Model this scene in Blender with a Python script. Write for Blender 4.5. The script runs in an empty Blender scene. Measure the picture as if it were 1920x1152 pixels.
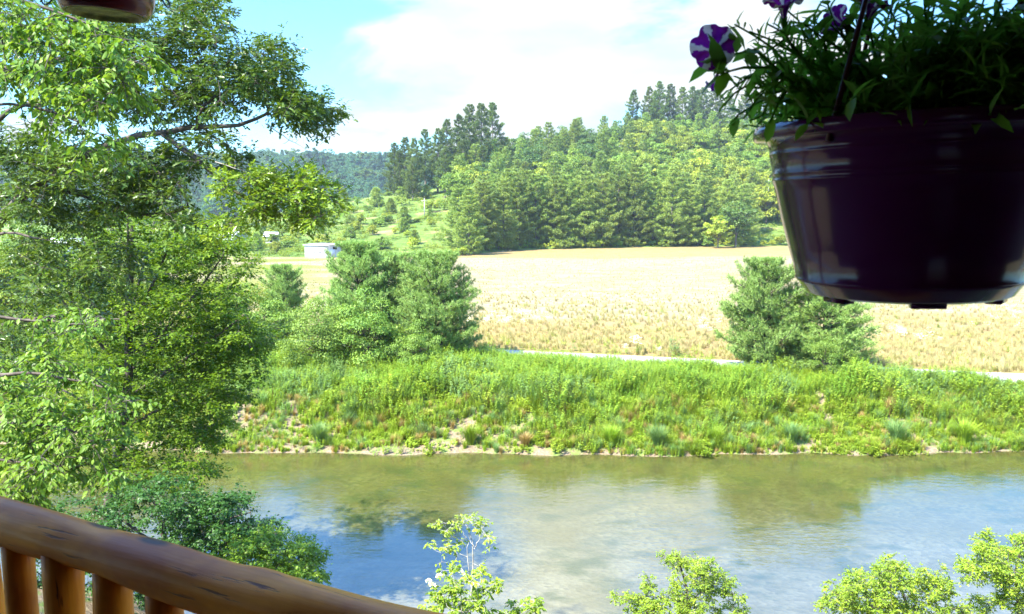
import bpy, math
import numpy as np
from mathutils import Vector
R = math.radians
sc = bpy.context.scene
COL = sc.collection
rng = np.random.default_rng(11)

# ------------------------------------------------------------------ camera
F = 960 / math.tan(R(32.5)); PITCH = math.atan(171 / F); CAMZ = 12.0
cp_, sp_ = math.cos(PITCH), math.sin(PITCH)
cam = bpy.data.objects.new('camera', bpy.data.cameras.new('camera')); COL.objects.link(cam)
cam.location = (0, 0, CAMZ); cam.rotation_euler = (R(90) - PITCH, 0, 0)
cam.data.sensor_width = 36; cam.data.lens = 18 / math.tan(R(32.5)); cam.data.clip_start = .05; cam.data.clip_end = 5000
cam.data.dof.use_dof = True; cam.data.dof.focus_distance = 40; cam.data.dof.aperture_fstop = 16
sc.camera = cam

def P(px, py, d):
    """point of the place seen at (px,py) that stands d metres out along Y"""
    v = 576 - py
    x, y, z = px - 960, F * cp_ + v * sp_, -F * sp_ + v * cp_
    k = d / y
    return np.array([x * k, d, CAMZ + z * k])

def sstep(a, b, x):
    t = np.clip((x - a) / (b - a), 0, 1); return t * t * (3 - 2 * t)

def _vn(x, y, seed):
    xi, yi = np.floor(x), np.floor(y); fx, fy = x - xi, y - yi; fx = fx * fx * (3 - 2 * fx); fy = fy * fy * (3 - 2 * fy)
    h = lambda a, b: (np.sin(a * 127.1 + b * 311.7 + seed * 74.7) * 43758.5453) % 1.0
    return (h(xi, yi) * (1 - fx) + h(xi + 1, yi) * fx) * (1 - fy) + (h(xi, yi + 1) * (1 - fx) + h(xi + 1, yi + 1) * fx) * fy
def vnoise(x, y, s=1.0, seed=0):
    """smooth irregular noise, about -1..1"""
    x = np.asarray(x, float) / s; y = np.asarray(y, float) / s
    return 2 * ((_vn(x, y, seed) + .5 * _vn(x * 2.1 + 7, y * 2.1, seed + 1) + .25 * _vn(x * 4.3, y * 4.3 + 5, seed + 2)) / 1.75 - .5) * 1.4

# ------------------------------------------------------------------ terrain
def y_near(x): return 16.5 + 8.5 * (1 - sstep(-13, -3.5, x)) + .5 * vnoise(x, x, 3, 1)
def y_far(x): return 39.8 + .35 * vnoise(x, x * .3, 2.2, 2) + .5 * vnoise(x, x, 9, 5) + 1.2 * (1 - sstep(-30, -8, x))
def y_road(x): return np.where(x < 30, 57 - .28 * x, 48.6 - 1.6 * (1 - np.exp(-(x - 30) / 8)))   # far edge
def y_fe(x): return np.interp(x, [-900, -60, -15, 0, 40, 84, 900], [186, 188, 192, 227, 247, 258, 300])
UX = [-.9, -.64, -.44, -.345, -.28, -.212, -.16, -.08, 0, .093, .16, .26, .36, .64, 1]
UD = [320, 320, 320, 320, 330, 340, 345, 350, 380, 400, 420, 430, 430, 430, 430]
UZ = [6, 6, 7, 9, 13, 20, 23, 27, 40, 47, 57, 57, 60, 58, 58]
def gz(x, y):
    x = np.asarray(x, float); y = np.asarray(y, float)
    yn, yf, fe = y_near(x), y_far(x), y_fe(x)
    near = np.minimum((yn - y) * .5 + .25 * vnoise(x, y, 1.5, 4) * sstep(0, 2, yn - y), 7.6)
    t = np.clip((y - yn) / (yf - yn), 0, 1)
    bed = -(.02 + .75 * np.sin(np.pi * t) ** .6) + .05 * vnoise(x, y, 1.1, 6)
    b = np.clip((y - yf) / 6.2, 0, 1)
    bank = .22 * sstep(0, .08, b) + 2.2 * sstep(.06, 1, b + .07 * vnoise(x, y, 1.7, 7)) + .16 * vnoise(x, y, 1.2, 8) * b * (1 - sstep(6, 9, y - yf))
    fld = 2.42 + .10 * vnoise(x, y, 23, 9) * sstep(70, 90, y)
    u = x / np.maximum(y, 100)
    D = np.interp(u, UX, UD); Z = np.interp(u, UX, UZ)
    s = np.clip((y - fe) / np.maximum(D - fe, 20), 0, 1)
    hill = 2.42 + (Z - 2.42) * (s ** 1.15) * (1 - .12 * sstep(.8, 1, s))
    hill = hill + s * (1.4 * vnoise(x, y, 18, 3) + .7 * vnoise(x, y, 7, 12))
    back = sstep(0, 170, y - D)
    hill = hill * (1 - .75 * back)
    fr = sstep(600, 930, y) * (60 + 7 * vnoise(x, y, 120, 2)) * (1 - .3 * sstep(-.2, .05, u))
    hill = np.where(y > 540, np.maximum(hill, fr + 4 * sstep(540, 620, y)), hill)
    z = np.where(y < yn, near, np.where(y < yf, bed, np.where(y < yf + 8, bank, np.where(y < fe, fld, hill))))
    return z
def g(x, y): return float(gz(x, y))

# ------------------------------------------------------------------ mesh helpers
def tag(o, label=None, cat=None, group=None, kind=None):
    if label: o['label'] = label
    if cat: o['category'] = cat
    if group: o['group'] = group
    if kind: o['kind'] = kind
    return o
def empty(name, loc, label, cat, group=None):
    o = bpy.data.objects.new(name, None); COL.objects.link(o); o.location = loc; o.empty_display_size = .2
    return tag(o, label, cat, group)
def make_mesh(name, V, faces, m=None, smooth=False, var=None):
    """faces: int array (n,k) or list of such arrays"""
    me = bpy.data.meshes.new(name)
    V = np.asarray(V, np.float32).reshape(-1, 3)
    fl = faces if isinstance(faces, list) else [faces]
    fl = [np.asarray(f, np.int32) for f in fl if len(f)]
    me.vertices.add(len(V)); me.vertices.foreach_set('co', V.ravel())
    idx = np.concatenate([f.ravel() for f in fl]) if fl else np.zeros(0, np.int32)
    tot = np.concatenate([np.full(len(f), f.shape[1], np.int32) for f in fl]) if fl else np.zeros(0, np.int32)
    me.loops.add(len(idx)); me.loops.foreach_set('vertex_index', idx)
    me.polygons.add(len(tot)); me.polygons.foreach_set('loop_start', np.concatenate([[0], np.cumsum(tot)[:-1]]).astype(np.int32) if len(tot) else [])
    me.update(calc_edges=True)
    if smooth: me.polygons.foreach_set('use_smooth', np.ones(len(tot), bool))
    if var is not None:
        a = me.attributes.new('var', 'FLOAT', 'FACE'); a.data.foreach_set('value', np.asarray(var, np.float32))
    if m: me.materials.append(m)
    me.validate()
    return me
def link(name, me, parent=None, loc=None):
    o = bpy.data.objects.new(name, me); COL.objects.link(o)
    if parent: o.parent = parent
    if loc is not None: o.location = loc
    return o

class MB:
    def __init__(s): s.v = []; s.f = {}; s.n = 0
    def add(s, V, Fs):
        V = np.asarray(V, float).reshape(-1, 3)
        for f in Fs: s.f.setdefault(len(f), []).append([i + s.n for i in f])
        s.v.append(V); s.n += len(V)
    def box(s, c, d, rz=0):
        x, y, z = np.array(d) / 2
        V = np.array([[a, b, e] for a in (-x, x) for b in (-y, y) for e in (-z, z)])
        ca, sa = math.cos(rz), math.sin(rz)
        V = np.stack([V[:, 0] * ca - V[:, 1] * sa, V[:, 0] * sa + V[:, 1] * ca, V[:, 2]], 1) + np.array(c)
        s.add(V, [(0, 1, 3, 2), (4, 6, 7, 5), (0, 4, 5, 1), (2, 3, 7, 6), (0, 2, 6, 4), (1, 5, 7, 3)])
    def lathe(s, prof, c=(0, 0, 0), n=48, caps=False):
        k = len(prof); th = np.arange(n) * 2 * np.pi / n
        V = np.array([[r * np.cos(th), r * np.sin(th), np.full(n, z)] for r, z in prof]).transpose(0, 2, 1).reshape(-1, 3) + np.array(c)
        Fs = [(i * n + j, i * n + (j + 1) % n, (i + 1) * n + (j + 1) % n, (i + 1) * n + j) for i in range(k - 1) for j in range(n)]
        s.add(V, Fs)
        if caps: s.f.setdefault(n, []).append([s.n - len(V) + j for j in range(n)])
    def tube(s, pts, rad, n=8, caps=True, wob=0):
        V, Fs = tube(np.asarray(pts, float), np.asarray(rad, float), n)
        if wob: V = V + rng.normal(0, wob, V.shape)
        s.add(V, Fs.tolist())
        if caps:
            b = s.n - len(V)
            s.f.setdefault(n, []).append([b + j for j in range(n)][::-1]); s.f[n].append([b + len(V) - n + j for j in range(n)])
    def mesh(s, name, m=None, smooth=False):
        return make_mesh(name, np.concatenate(s.v), [np.array(x) for x in s.f.values()], m, smooth)
    def build(s, name, m, parent=None, smooth=False, loc=None):
        return link(name, s.mesh(name, m, smooth), parent, loc)

def tube(pts, rad, n=6):
    m = len(pts); rad = np.broadcast_to(rad, (m,))
    T = np.gradient(pts, axis=0); T /= np.linalg.norm(T, axis=1, keepdims=True) + 1e-9
    ref = np.array([0, 0, 1.]) if abs(T[:, 2]).mean() < .8 else np.array([1., 0, 0])
    A = np.cross(T, ref); A /= np.linalg.norm(A, axis=1, keepdims=True) + 1e-9
    B = np.cross(T, A)
    th = np.arange(n) * 2 * np.pi / n
    V = pts[:, None] + rad[:, None, None] * (np.cos(th)[None, :, None] * A[:, None] + np.sin(th)[None, :, None] * B[:, None])
    i, j = np.meshgrid(np.arange(m - 1), np.arange(n), indexing='ij')
    Fs = np.stack([i * n + j, i * n + (j + 1) % n, (i + 1) * n + (j + 1) % n, (i + 1) * n + j], -1).reshape(-1, 4)
    return V.reshape(-1, 3), Fs
def tubes_mesh(name, L, m, n=6):
    Vs, Fs, k = [], [], 0
    for pts, rad in L:
        V, f = tube(np.asarray(pts, float), np.asarray(rad, float), n); Vs.append(V); Fs.append(f + k); k += len(V)
    return make_mesh(name, np.concatenate(Vs), np.concatenate(Fs), m, True)

def unit(v): return v / (np.linalg.norm(v, axis=-1, keepdims=True) + 1e-9)
def rdir(n, g_=None):
    g_ = g_ or rng; return unit(g_.normal(size=(n, 3)))
TPL = {
 'rhomb': (np.array([[0, 0, 0], [.5, .5, .10], [1, 0, 0], [.5, -.5, .10]]), [[0, 1, 2, 3]]),
 'needle': (np.array([[0, .35, 0], [0, -.35, 0], [1, -.12, .0], [1, .12, .0]]), [[0, 1, 2, 3]]),
 'leaf': (np.array([[0, 0, 0], [.3, .42, .07], [.68, .38, .02], [1, 0, -.10], [.68, -.38, .02], [.3, -.42, .07], [.34, 0, 0], [.7, 0, -.03]]),
          [[0, 6, 1], [1, 6, 7], [1, 7, 2], [2, 7, 3], [0, 5, 6], [5, 7, 6], [5, 4, 7], [4, 3, 7]]),
 'lobed': (np.array([[0, 0, 0], [.35, .14, .0], [.42, .5, .06], [.62, .17, 0], [.8, .36, .03], [1, 0, -.05], [.8, -.36, .03], [.62, -.17, 0], [.42, -.5, .06], [.35, -.14, 0]]),
          [[0, 1, 9], [1, 3, 7, 9], [1, 2, 3], [9, 7, 8], [3, 4, 5], [3, 5, 7], [7, 5, 6]]),
 'blade': (np.array([[0, .5, 0], [0, -.5, 0], [.5, -.4, .22], [.5, .4, .22], [1, 0, .12]]), [[0, 1, 2, 3], [3, 2, 4]]),
}
class Leaves:
    def __init__(s): s.d = []
    def add(s, C, D, N, L, W, var):
        n = len(C); b = lambda a: np.broadcast_to(np.asarray(a, float), (n,))
        s.d.append((C, unit(D), N, b(L), b(W), b(var)))
    def mesh(s, name, m, tpl='rhomb'):
        C, D, N, L, W, var = [np.concatenate([q[i] for q in s.d]) for i in range(6)]
        S = unit(np.cross(D, N)); N = unit(np.cross(S, D))
        T, Fs = TPL[tpl]; k = len(T)
        V = C[:, None] + (L[:, None] * T[:, 0])[..., None] * D[:, None] + (W[:, None] * T[:, 1])[..., None] * S[:, None] + (L[:, None] * T[:, 2])[..., None] * N[:, None]
        off = (np.arange(len(C)) * k)[:, None]
        by = {}
        for f in Fs: by.setdefault(len(f), []).append(f)
        arr, va = [], []
        for kk, fs in by.items():
            for f in fs: arr.append(off + np.array(f)[None]); va.append(var)
        arrs, vs = [], []
        for kk in by:
            a = [x for x in arr if x.shape[1] == kk]; arrs.append(np.concatenate(a)); vs.append(np.concatenate([var] * len(a)))
        return make_mesh(name, V.reshape(-1, 3), arrs, m, False, np.concatenate(vs))

# ------------------------------------------------------------------ materials
def newmat(name):
    m = bpy.data.materials.new(name); m.use_nodes = True
    nt = m.node_tree; nt.nodes.clear()
    return m, nt, nt.nodes.new('ShaderNodeOutputMaterial')
def N(nt, t, **k):
    n = nt.nodes.new('ShaderNode' + t)
    for a, v in k.items(): setattr(n, a, v)
    return n
def c4(c): return (c[0], c[1], c[2], 1)
def mixc(nt, a, b, fac, blend='MIX'):
    n = N(nt, 'Mix', data_type='RGBA', blend_type=blend)
    for s, v in ((6, a), (7, b), (0, fac)):
        if isinstance(v, bpy.types.NodeSocket): nt.links.new(v, n.inputs[s])
        elif s == 0: n.inputs[0].default_value = v
        else: n.inputs[s].default_value = c4(v)
    return n.outputs[2]
def noise(nt, scale, detail=4, vec=None, rough=.55, lo=.35, hi=.65):
    n = N(nt, 'TexNoise'); n.inputs['Scale'].default_value = scale; n.inputs['Detail'].default_value = detail; n.inputs['Roughness'].default_value = rough
    if vec is not None: nt.links.new(vec, n.inputs['Vector'])
    r = N(nt, 'MapRange'); r.inputs[1].default_value = lo; r.inputs[2].default_value = hi
    nt.links.new(n.outputs['Fac'], r.inputs[0]); return r.outputs[0]
def coords(nt, scale=(1, 1, 1), kind='Object'):
    t = N(nt, 'TexCoord'); mp = N(nt, 'Mapping'); mp.inputs['Scale'].default_value = scale
    nt.links.new(t.outputs[kind], mp.inputs[0]); return mp.outputs[0]
def pos(nt, scale=(1, 1, 1)):
    t = N(nt, 'NewGeometry'); mp = N(nt, 'Mapping'); mp.inputs['Scale'].default_value = scale
    nt.links.new(t.outputs['Position'], mp.inputs[0]); return mp.outputs[0]
def bump(nt, h, strength, dist=.02):
    b = N(nt, 'Bump'); b.inputs['Strength'].default_value = strength; b.inputs['Distance'].default_value = dist
    nt.links.new(h, b.inputs['Height']); return b.outputs[0]
def principled(nt, out, col, rough=.6, spec=.3, normal=None, **kw):
    p = N(nt, 'BsdfPrincipled'); p.inputs['Roughness'].default_value = rough; p.inputs['Specular IOR Level'].default_value = spec
    if isinstance(col, bpy.types.NodeSocket): nt.links.new(col, p.inputs['Base Color'])
    else: p.inputs['Base Color'].default_value = c4(col)
    if normal is not None: nt.links.new(normal, p.inputs['Normal'])
    for k, v in kw.items(): p.inputs[k.replace('_', ' ')].default_value = v
    if out is not None: nt.links.new(p.outputs[0], out.inputs[0])
    return p
GAIN = 1.25
def leafmat(name, c1, c2, trans=.35, rough=.5, spec=.25, objvar=.25, c3=None):
    m, nt, out = newmat(name)
    c1, c2 = [(c[0] * GAIN * 1.06, c[1] * GAIN, c[2] * GAIN * .72) for c in (c1, c2)]
    a = N(nt, 'Attribute', attribute_name='var')
    col = mixc(nt, c1, c2, a.outputs['Fac'])
    if c3 is not None:
        r = N(nt, 'MapRange'); r.inputs[1].default_value = .93; r.inputs[2].default_value = .97
        nt.links.new(a.outputs['Fac'], r.inputs[0]); col = mixc(nt, col, c3, r.outputs[0])
    oi = N(nt, 'ObjectInfo')
    hs = N(nt, 'HueSaturation')
    for s, lo, hi, src in (('Hue', .5 - .05 * objvar, .5 + .05 * objvar, oi.outputs['Random']), ('Value', 1 - objvar, 1 + objvar, oi.outputs['Random'])):
        r = N(nt, 'MapRange'); r.inputs[3].default_value = lo; r.inputs[4].default_value = hi
        if s == 'Hue':
            mm = N(nt, 'Math', operation='MULTIPLY'); mm.inputs[1].default_value = 7.13; fr = N(nt, 'Math', operation='FRACT')
            nt.links.new(src, mm.inputs[0]); nt.links.new(mm.outputs[0], fr.inputs[0]); src = fr.outputs[0]
        nt.links.new(src, r.inputs[0]); nt.links.new(r.outputs[0], hs.inputs[s])
    nt.links.new(col, hs.inputs['Color'])
    p = principled(nt, None, hs.outputs[0], rough, spec)
    t = N(nt, 'BsdfTranslucent'); g2 = mixc(nt, hs.outputs[0], (1.25, 1.2, .45), 1.0, 'MULTIPLY'); nt.links.new(g2, t.inputs[0])
    mx = N(nt, 'MixShader'); mx.inputs[0].default_value = trans
    nt.links.new(p.outputs[0], mx.inputs[1]); nt.links.new(t.outputs[0], mx.inputs[2]); nt.links.new(mx.outputs[0], out.inputs[0])
    return m
def plain(name, col, rough=.6, spec=.3, nscale=None, col2=None, bumps=0, stretch=(1, 1, 1), **kw):
    m, nt, out = newmat(name)
    c = col; nrm = None
    if nscale:
        f = noise(nt, nscale, 5, coords(nt, stretch)); c = mixc(nt, col, col2 or tuple(x * .6 for x in col), f)
        if bumps: nrm = bump(nt, f, bumps, .01)
    principled(nt, out, c, rough, spec, nrm, **kw); return m

M = {}
M['pine'] = leafmat('pine_needles', (.10, .18, .045), (.26, .34, .11), .15, .6, .12, .22)
M['pine_tall'] = leafmat('tall_pine_needles', (.055, .105, .035), (.155, .215, .065), .15, .6, .2, .22)
M['pine_river'] = leafmat('riverside_pine_needles', (.10, .19, .045), (.25, .37, .15), .15, .55, .12, .12)
M['broad'] = leafmat('broadleaf', (.06, .12, .02), (.165, .24, .04), .3, .5, .25, .28)
M['broad_lime'] = leafmat('lime_broadleaf', (.11, .17, .02), (.26, .31, .04), .3, .5, .25, .2)
M['broad_dark'] = leafmat('dark_broadleaf', (.035, .08, .02), (.085, .15, .035), .3, .5, .25, .22)
M['far'] = leafmat('far_forest', (.018, .065, .035), (.05, .12, .055), .15, .6, .2, .25)
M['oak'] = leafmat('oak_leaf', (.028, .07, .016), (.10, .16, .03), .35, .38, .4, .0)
M['oak_bright'] = leafmat('sunlit_oak_leaf', (.08, .16, .015), (.20, .29, .04), .35, .35, .5, .0, (.34, .24, .05))  # sunlight painted in: brighter, yellower copy of the oak leaf
M['beech'] = leafmat('beech_leaf', (.045, .12, .02), (.18, .28, .05), .4, .45, .2, .0)
M['maple'] = leafmat('maple_leaf', (.032, .09, .012), (.15, .235, .02), .45, .45, .2, .0)
M['shade'] = leafmat('hemlock_leaf', (.02, .07, .018), (.055, .13, .03), .35, .45, .3, .0)
M['shrub'] = leafmat('shrub_leaf', (.07, .16, .015), (.19, .29, .03), .35, .45, .3, .1)
M['locust'] = leafmat('locust_leaf', (.09, .18, .02), (.26, .35, .04), .38, .45, .3, .05)
M['weed'] = leafmat('weed_leaf', (.09, .19, .025), (.21, .33, .055), .3, .5, .25, .3)
M['weed_blue'] = leafmat('bluish_weed', (.09, .18, .07), (.19, .30, .13), .3, .5, .25, .2)
M['weed_lime'] = leafmat('lime_weed', (.13, .22, .02), (.27, .36, .05), .3, .5, .25, .2)
M['grass_dry'] = leafmat('dry_grass', (.24, .18, .09), (.40, .32, .16), .3, .6, .2, .25)
M['grass_gold'] = leafmat('golden_grass', (.29, .265, .16), (.37, .335, .23), .3, .6, .2, .25)
M['white_bloom'] = leafmat('white_bloom', (.62, .66, .52), (.8, .8, .75), .2, .6, .2, .1)
M['thicket'] = leafmat('thicket_leaf', (.065, .14, .03), (.18, .27, .06), .3, .5, .2, .12)
M['bark'] = plain('bark', (.13, .105, .085), .85, .15, 9, (.05, .042, .035), .6, (1, 1, .25))
M['bark_pale'] = plain('pale_bark', (.42, .40, .36), .8, .2, 14, (.22, .20, .17), .4, (1, 1, .4))
M['bark_far'] = plain('grey_bark', (.15, .13, .11), .9, .1)
M['bark_dead'] = plain('dead_wood', (.40, .37, .33), .85, .15, 12, (.25, .22, .19), .3)

# ------------------------------------------------------------------ setting: ground strips that share their edges
def xcols():
    a = np.concatenate([np.arange(0, 45, .5), np.geomspace(45, 900, 60)])
    return np.unique(np.concatenate([-a, a]))
XC = xcols()
def strip(name, f0, f1, n, m, power=1.0):
    t = np.linspace(0, 1, n + 1) ** power
    X = np.repeat(XC[None], n + 1, 0); Y0 = f0(XC) + 0 * XC; Y1 = f1(XC) + 0 * XC
    Y = Y0[None] + (Y1 - Y0)[None] * t[:, None]
    Yq = Y.copy(); Yq[0] += 1e-4
    Z = gz(X, Yq)
    V = np.stack([X, Y, Z], -1).reshape(-1, 3); k = len(XC)
    i, j = np.meshgrid(np.arange(n), np.arange(k - 1), indexing='ij')
    Fs = np.stack([i * k + j, i * k + j + 1, (i + 1) * k + j + 1, (i + 1) * k + j], -1).reshape(-1, 4)
    return tag(link(name, make_mesh(name, V, Fs, m, True)), kind='structure')

# soil / near bank
m, nt, out = newmat('soil')
f1 = noise(nt, .8, 6, pos(nt)); f2 = noise(nt, 9, 5, pos(nt))
col = mixc(nt, mixc(nt, (.21, .155, .095), (.13, .095, .055), f1), (.26, .20, .13), f2)
gr = noise(nt, 1.6, 5, pos(nt), lo=.5, hi=.62)
col = mixc(nt, col, (.15, .20, .05), gr)
principled(nt, out, col, .95, .1, bump(nt, f2, .7, .06)); M['soil'] = m
# river bed
m, nt, out = newmat('river_bed')
v = N(nt, 'TexVoronoi'); v.inputs['Scale'].default_value = 5.5; nt.links.new(pos(nt, (1, 1.3, 1)), v.inputs['Vector'])
st = mixc(nt, (.30, .215, .13), (.17, .115, .06), v.outputs['Color'])
big = noise(nt, .30, 5, pos(nt, (1, 1.5, 1)))
sy = N(nt, 'SeparateXYZ'); nt.links.new(pos(nt), sy.inputs[0]); yr = N(nt, 'MapRange'); yr.inputs[1].default_value = 24; yr.inputs[2].default_value = 35; nt.links.new(sy.outputs['Y'], yr.inputs[0])
st = mixc(nt, mixc(nt, (.30, .25, .215), (.19, .155, .13), v.outputs['Color']), mixc(nt, (.17, .145, .055), (.085, .075, .03), v.outputs['Color']), yr.outputs[0])  # pinkish gravel near, olive far; darker green there painted for the bank's reflection
bg2 = N(nt, 'Math', operation='MULTIPLY'); nt.links.new(big, bg2.inputs[0]); bg2.inputs[1].default_value = .75
col = mixc(nt, st, (.11, .09, .03), bg2.outputs[0])
wd = noise(nt, .55, 6, pos(nt, (1, 1.8, 1)), lo=.5, hi=.68); col = mixc(nt, col, (.07, .075, .03), wd)
principled(nt, out, col, .9, .1, bump(nt, v.outputs['Distance'], .5, .05)); M['bed'] = m
# field
m, nt, out = newmat('hay_field')
ps = pos(nt)
sx = N(nt, 'SeparateXYZ'); nt.links.new(ps, sx.inputs[0])
n1 = noise(nt, .35, 6, pos(nt, (.35, 1, 1))); n2 = noise(nt, 2.2, 6, pos(nt, (.5, 1, 1)), rough=.7); n3 = noise(nt, .05, 4, pos(nt, (.35, 1, 1)), lo=.42, hi=.6)
straw = mixc(nt, (.37, .31, .21), (.29, .25, .13), n2)
straw = mixc(nt, straw, (.42, .36, .26), n1)
# daisies bloom in broken drifts across the mid field
fd = noise(nt, 1.4, 8, pos(nt, (.35, 1, 1)), rough=.75, lo=.50, hi=.66)
cr = N(nt, 'ValToRGB'); cr.color_ramp.elements[0].position = 0; cr.color_ramp.elements[0].color = (0, 0, 0, 1)
for p_, c_ in ((.10, 0), (.16, .75), (.30, .55), (.42, .1), (1, 0)):
    e = cr.color_ramp.elements.new(p_); e.color = (c_, c_, c_, 1)
mr = N(nt, 'MapRange'); mr.inputs[1].default_value = 50; mr.inputs[2].default_value = 250
wob = N(nt, 'Math', operation='MULTIPLY_ADD'); wob.inputs[1].default_value = 14; nt.links.new(n3, wob.inputs[0]); nt.links.new(sx.outputs['Y'], wob.inputs[2])
nt.links.new(wob.outputs[0], mr.inputs[0]); nt.links.new(mr.outputs[0], cr.inputs[0])
mm = N(nt, 'Math', operation='MULTIPLY'); nt.links.new(cr.outputs[0], mm.inputs[0]); nt.links.new(fd, mm.inputs[1])
col = mixc(nt, straw, (.44, .49, .43), mm.outputs[0])
# gold uncut margins near the road and at the far end, thin green tractor line
cg = N(nt, 'ValToRGB'); cg.color_ramp.elements[0].color = (1, 1, 1, 1); cg.color_ramp.elements[1].color = (1, 1, 1, 1)
for p_, c_ in ((.11, 1), (.17, .12), (.62, 0), (.68, .1), (.74, .95)):
    e = cg.color_ramp.elements.new(p_); e.color = (c_, c_, c_, 1)
nt.links.new(mr.outputs[0], cg.inputs[0])
col = mixc(nt, col, mixc(nt, (.37, .30, .12), (.40, .29, .15), n1), cg.outputs[0])
gn = noise(nt, .8, 5, pos(nt, (.5, 1, 1)), lo=.56, hi=.7)
lm = N(nt, 'MapRange'); lm.inputs[1].default_value = -8; lm.inputs[2].default_value = -45; nt.links.new(sx.outputs['X'], lm.inputs[0])
col = mixc(nt, col, (.24, .28, .07), N(nt, 'Math').outputs[0] if False else gn)
gl = N(nt, 'Math', operation='MULTIPLY'); nt.links.new(lm.outputs[0], gl.inputs[0]); nt.links.new(noise(nt, .09, 4, pos(nt, (.4, 1, 1)), lo=.44, hi=.52), gl.inputs[1])
col = mixc(nt, col, (.25, .29, .07), gl.outputs[0])
col = mixc(nt, col, (.66, .62, .545), 1.0, 'MULTIPLY')
principled(nt, out, col, .95, .05, bump(nt, n2, .8, .12)); M['field'] = m
# road
m, nt, out = newmat('gravel_road')
f1 = noise(nt, 1.2, 6, pos(nt)); f2 = noise(nt, 25, 3, pos(nt))
principled(nt, out, mixc(nt, mixc(nt, (.33, .32, .31), (.25, .24, .235), f1), (.38, .37, .36), f2), .9, .15, bump(nt, f2, .4, .02)); M['road'] = m
# hill grass
m, nt, out = newmat('hill_grass')
f1 = noise(nt, .07, 5, pos(nt)); f2 = noise(nt, .5, 6, pos(nt), rough=.7); f3 = noise(nt, .12, 5, pos(nt, (1, 1, 2)), lo=.56, hi=.68)
col = mixc(nt, mixc(nt, (.20, .26, .05), (.13, .21, .04), f1), (.09, .15, .03), f2)
col = mixc(nt, col, (.32, .25, .12), f3)
principled(nt, out, col, .95, .1, bump(nt, f2, .8, .5)); M['hillgrass'] = m
# water: clear, a little olive, mirror-like at grazing angles
m, nt, out = newmat('river_water')
w1 = N(nt, 'TexNoise'); w1.inputs['Scale'].default_value = 2.2; w1.inputs['Detail'].default_value = 4; w1.inputs['Roughness'].default_value = .6
nt.links.new(pos(nt, (.8, 1.6, 1)), w1.inputs['Vector'])
w2 = N(nt, 'TexNoise'); w2.inputs['Scale'].default_value = .35; w2.inputs['Detail'].default_value = 2; nt.links.new(pos(nt, (.7, 1.3, 1)), w2.inputs['Vector'])
w3 = N(nt, 'TexNoise'); w3.inputs['Scale'].default_value = 9; w3.inputs['Detail'].default_value = 2; nt.links.new(pos(nt, (.7, 1.6, 1)), w3.inputs['Vector'])
ad = N(nt, 'Math', operation='MULTIPLY_ADD'); nt.links.new(w2.outputs['Fac'], ad.inputs[0]); ad.inputs[1].default_value = 1.2; nt.links.new(w1.outputs['Fac'], ad.inputs[2])
ad2 = N(nt, 'Math', operation='MULTIPLY_ADD'); nt.links.new(w3.outputs['Fac'], ad2.inputs[0]); ad2.inputs[1].default_value = .22; nt.links.new(ad.outputs[0], ad2.inputs[2])
cm = noise(nt, .16, 3, pos(nt, (.6, 1.2, 1)), lo=.40, hi=.62)
st_ = N(nt, 'Math', operation='MULTIPLY_ADD'); nt.links.new(cm, st_.inputs[0]); st_.inputs[1].default_value = .20; st_.inputs[2].default_value = .05
bp = N(nt, 'Bump'); bp.inputs['Distance'].default_value = .06; nt.links.new(ad2.outputs[0], bp.inputs['Height']); nt.links.new(st_.outputs[0], bp.inputs['Strength'])
ge = N(nt, 'NewGeometry'); dt = N(nt, 'VectorMath', operation='DOT_PRODUCT'); nt.links.new(ge.outputs['Incoming'], dt.inputs[0]); nt.links.new(bp.outputs[0], dt.inputs[1])
ab = N(nt, 'Math', operation='ABSOLUTE'); nt.links.new(dt.outputs['Value'], ab.inputs[0]); om = N(nt, 'Math', operation='SUBTRACT'); om.inputs[0].default_value = 1; nt.links.new(ab.outputs[0], om.inputs[1]); om.use_clamp = True
pw_ = N(nt, 'Math', operation='POWER'); nt.links.new(om.outputs[0], pw_.inputs[0]); pw_.inputs[1].default_value = 3.4
fr = N(nt, 'Math', operation='MULTIPLY_ADD'); nt.links.new(pw_.outputs[0], fr.inputs[0]); fr.inputs[1].default_value = .93; fr.inputs[2].default_value = .06; fr.use_clamp = True
gl_ = N(nt, 'BsdfGlossy'); gl_.inputs['Roughness'].default_value = .03; nt.links.new(bp.outputs[0], gl_.inputs['Normal'])
tr = N(nt, 'BsdfTransparent'); tr.inputs[0].default_value = (.78, .83, .70, 1)
mx = N(nt, 'MixShader'); nt.links.new(fr.outputs[0], mx.inputs[0]); nt.links.new(tr.outputs[0], mx.inputs[1]); nt.links.new(gl_.outputs[0], mx.inputs[2]); nt.links.new(mx.outputs[0], out.inputs[0])
M['water'] = m

strip('near_bank', lambda x: -60, y_near, 70, M['soil'])
strip('riverbed', y_near, y_far, 50, M['bed'])
strip('river_bank', y_far, lambda x: np.minimum(y_far(x) + 8, y_road(x) - 4.6), 34, M['soil'])
strip('verge', lambda x: np.minimum(y_far(x) + 8, y_road(x) - 4.6), lambda x: y_road(x) - 3.6, 6, M['soil'])
strip('road', lambda x: y_road(x) - 3.6, y_road, 5, M['road'])
strip('field', y_road, y_fe, 90, M['field'])
strip('hillside', y_fe, lambda x: 560, 110, M['hillgrass'])
strip('hills', lambda x: 560, lambda x: 1300, 40, M['hillgrass'])
w = MB(); w.add([(-900, 6, 0), (900, 6, 0), (900, 47, 0), (-900, 47, 0)], [(0, 1, 2, 3)])
tag(w.build('river_water', M['water']), kind='structure')

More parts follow.
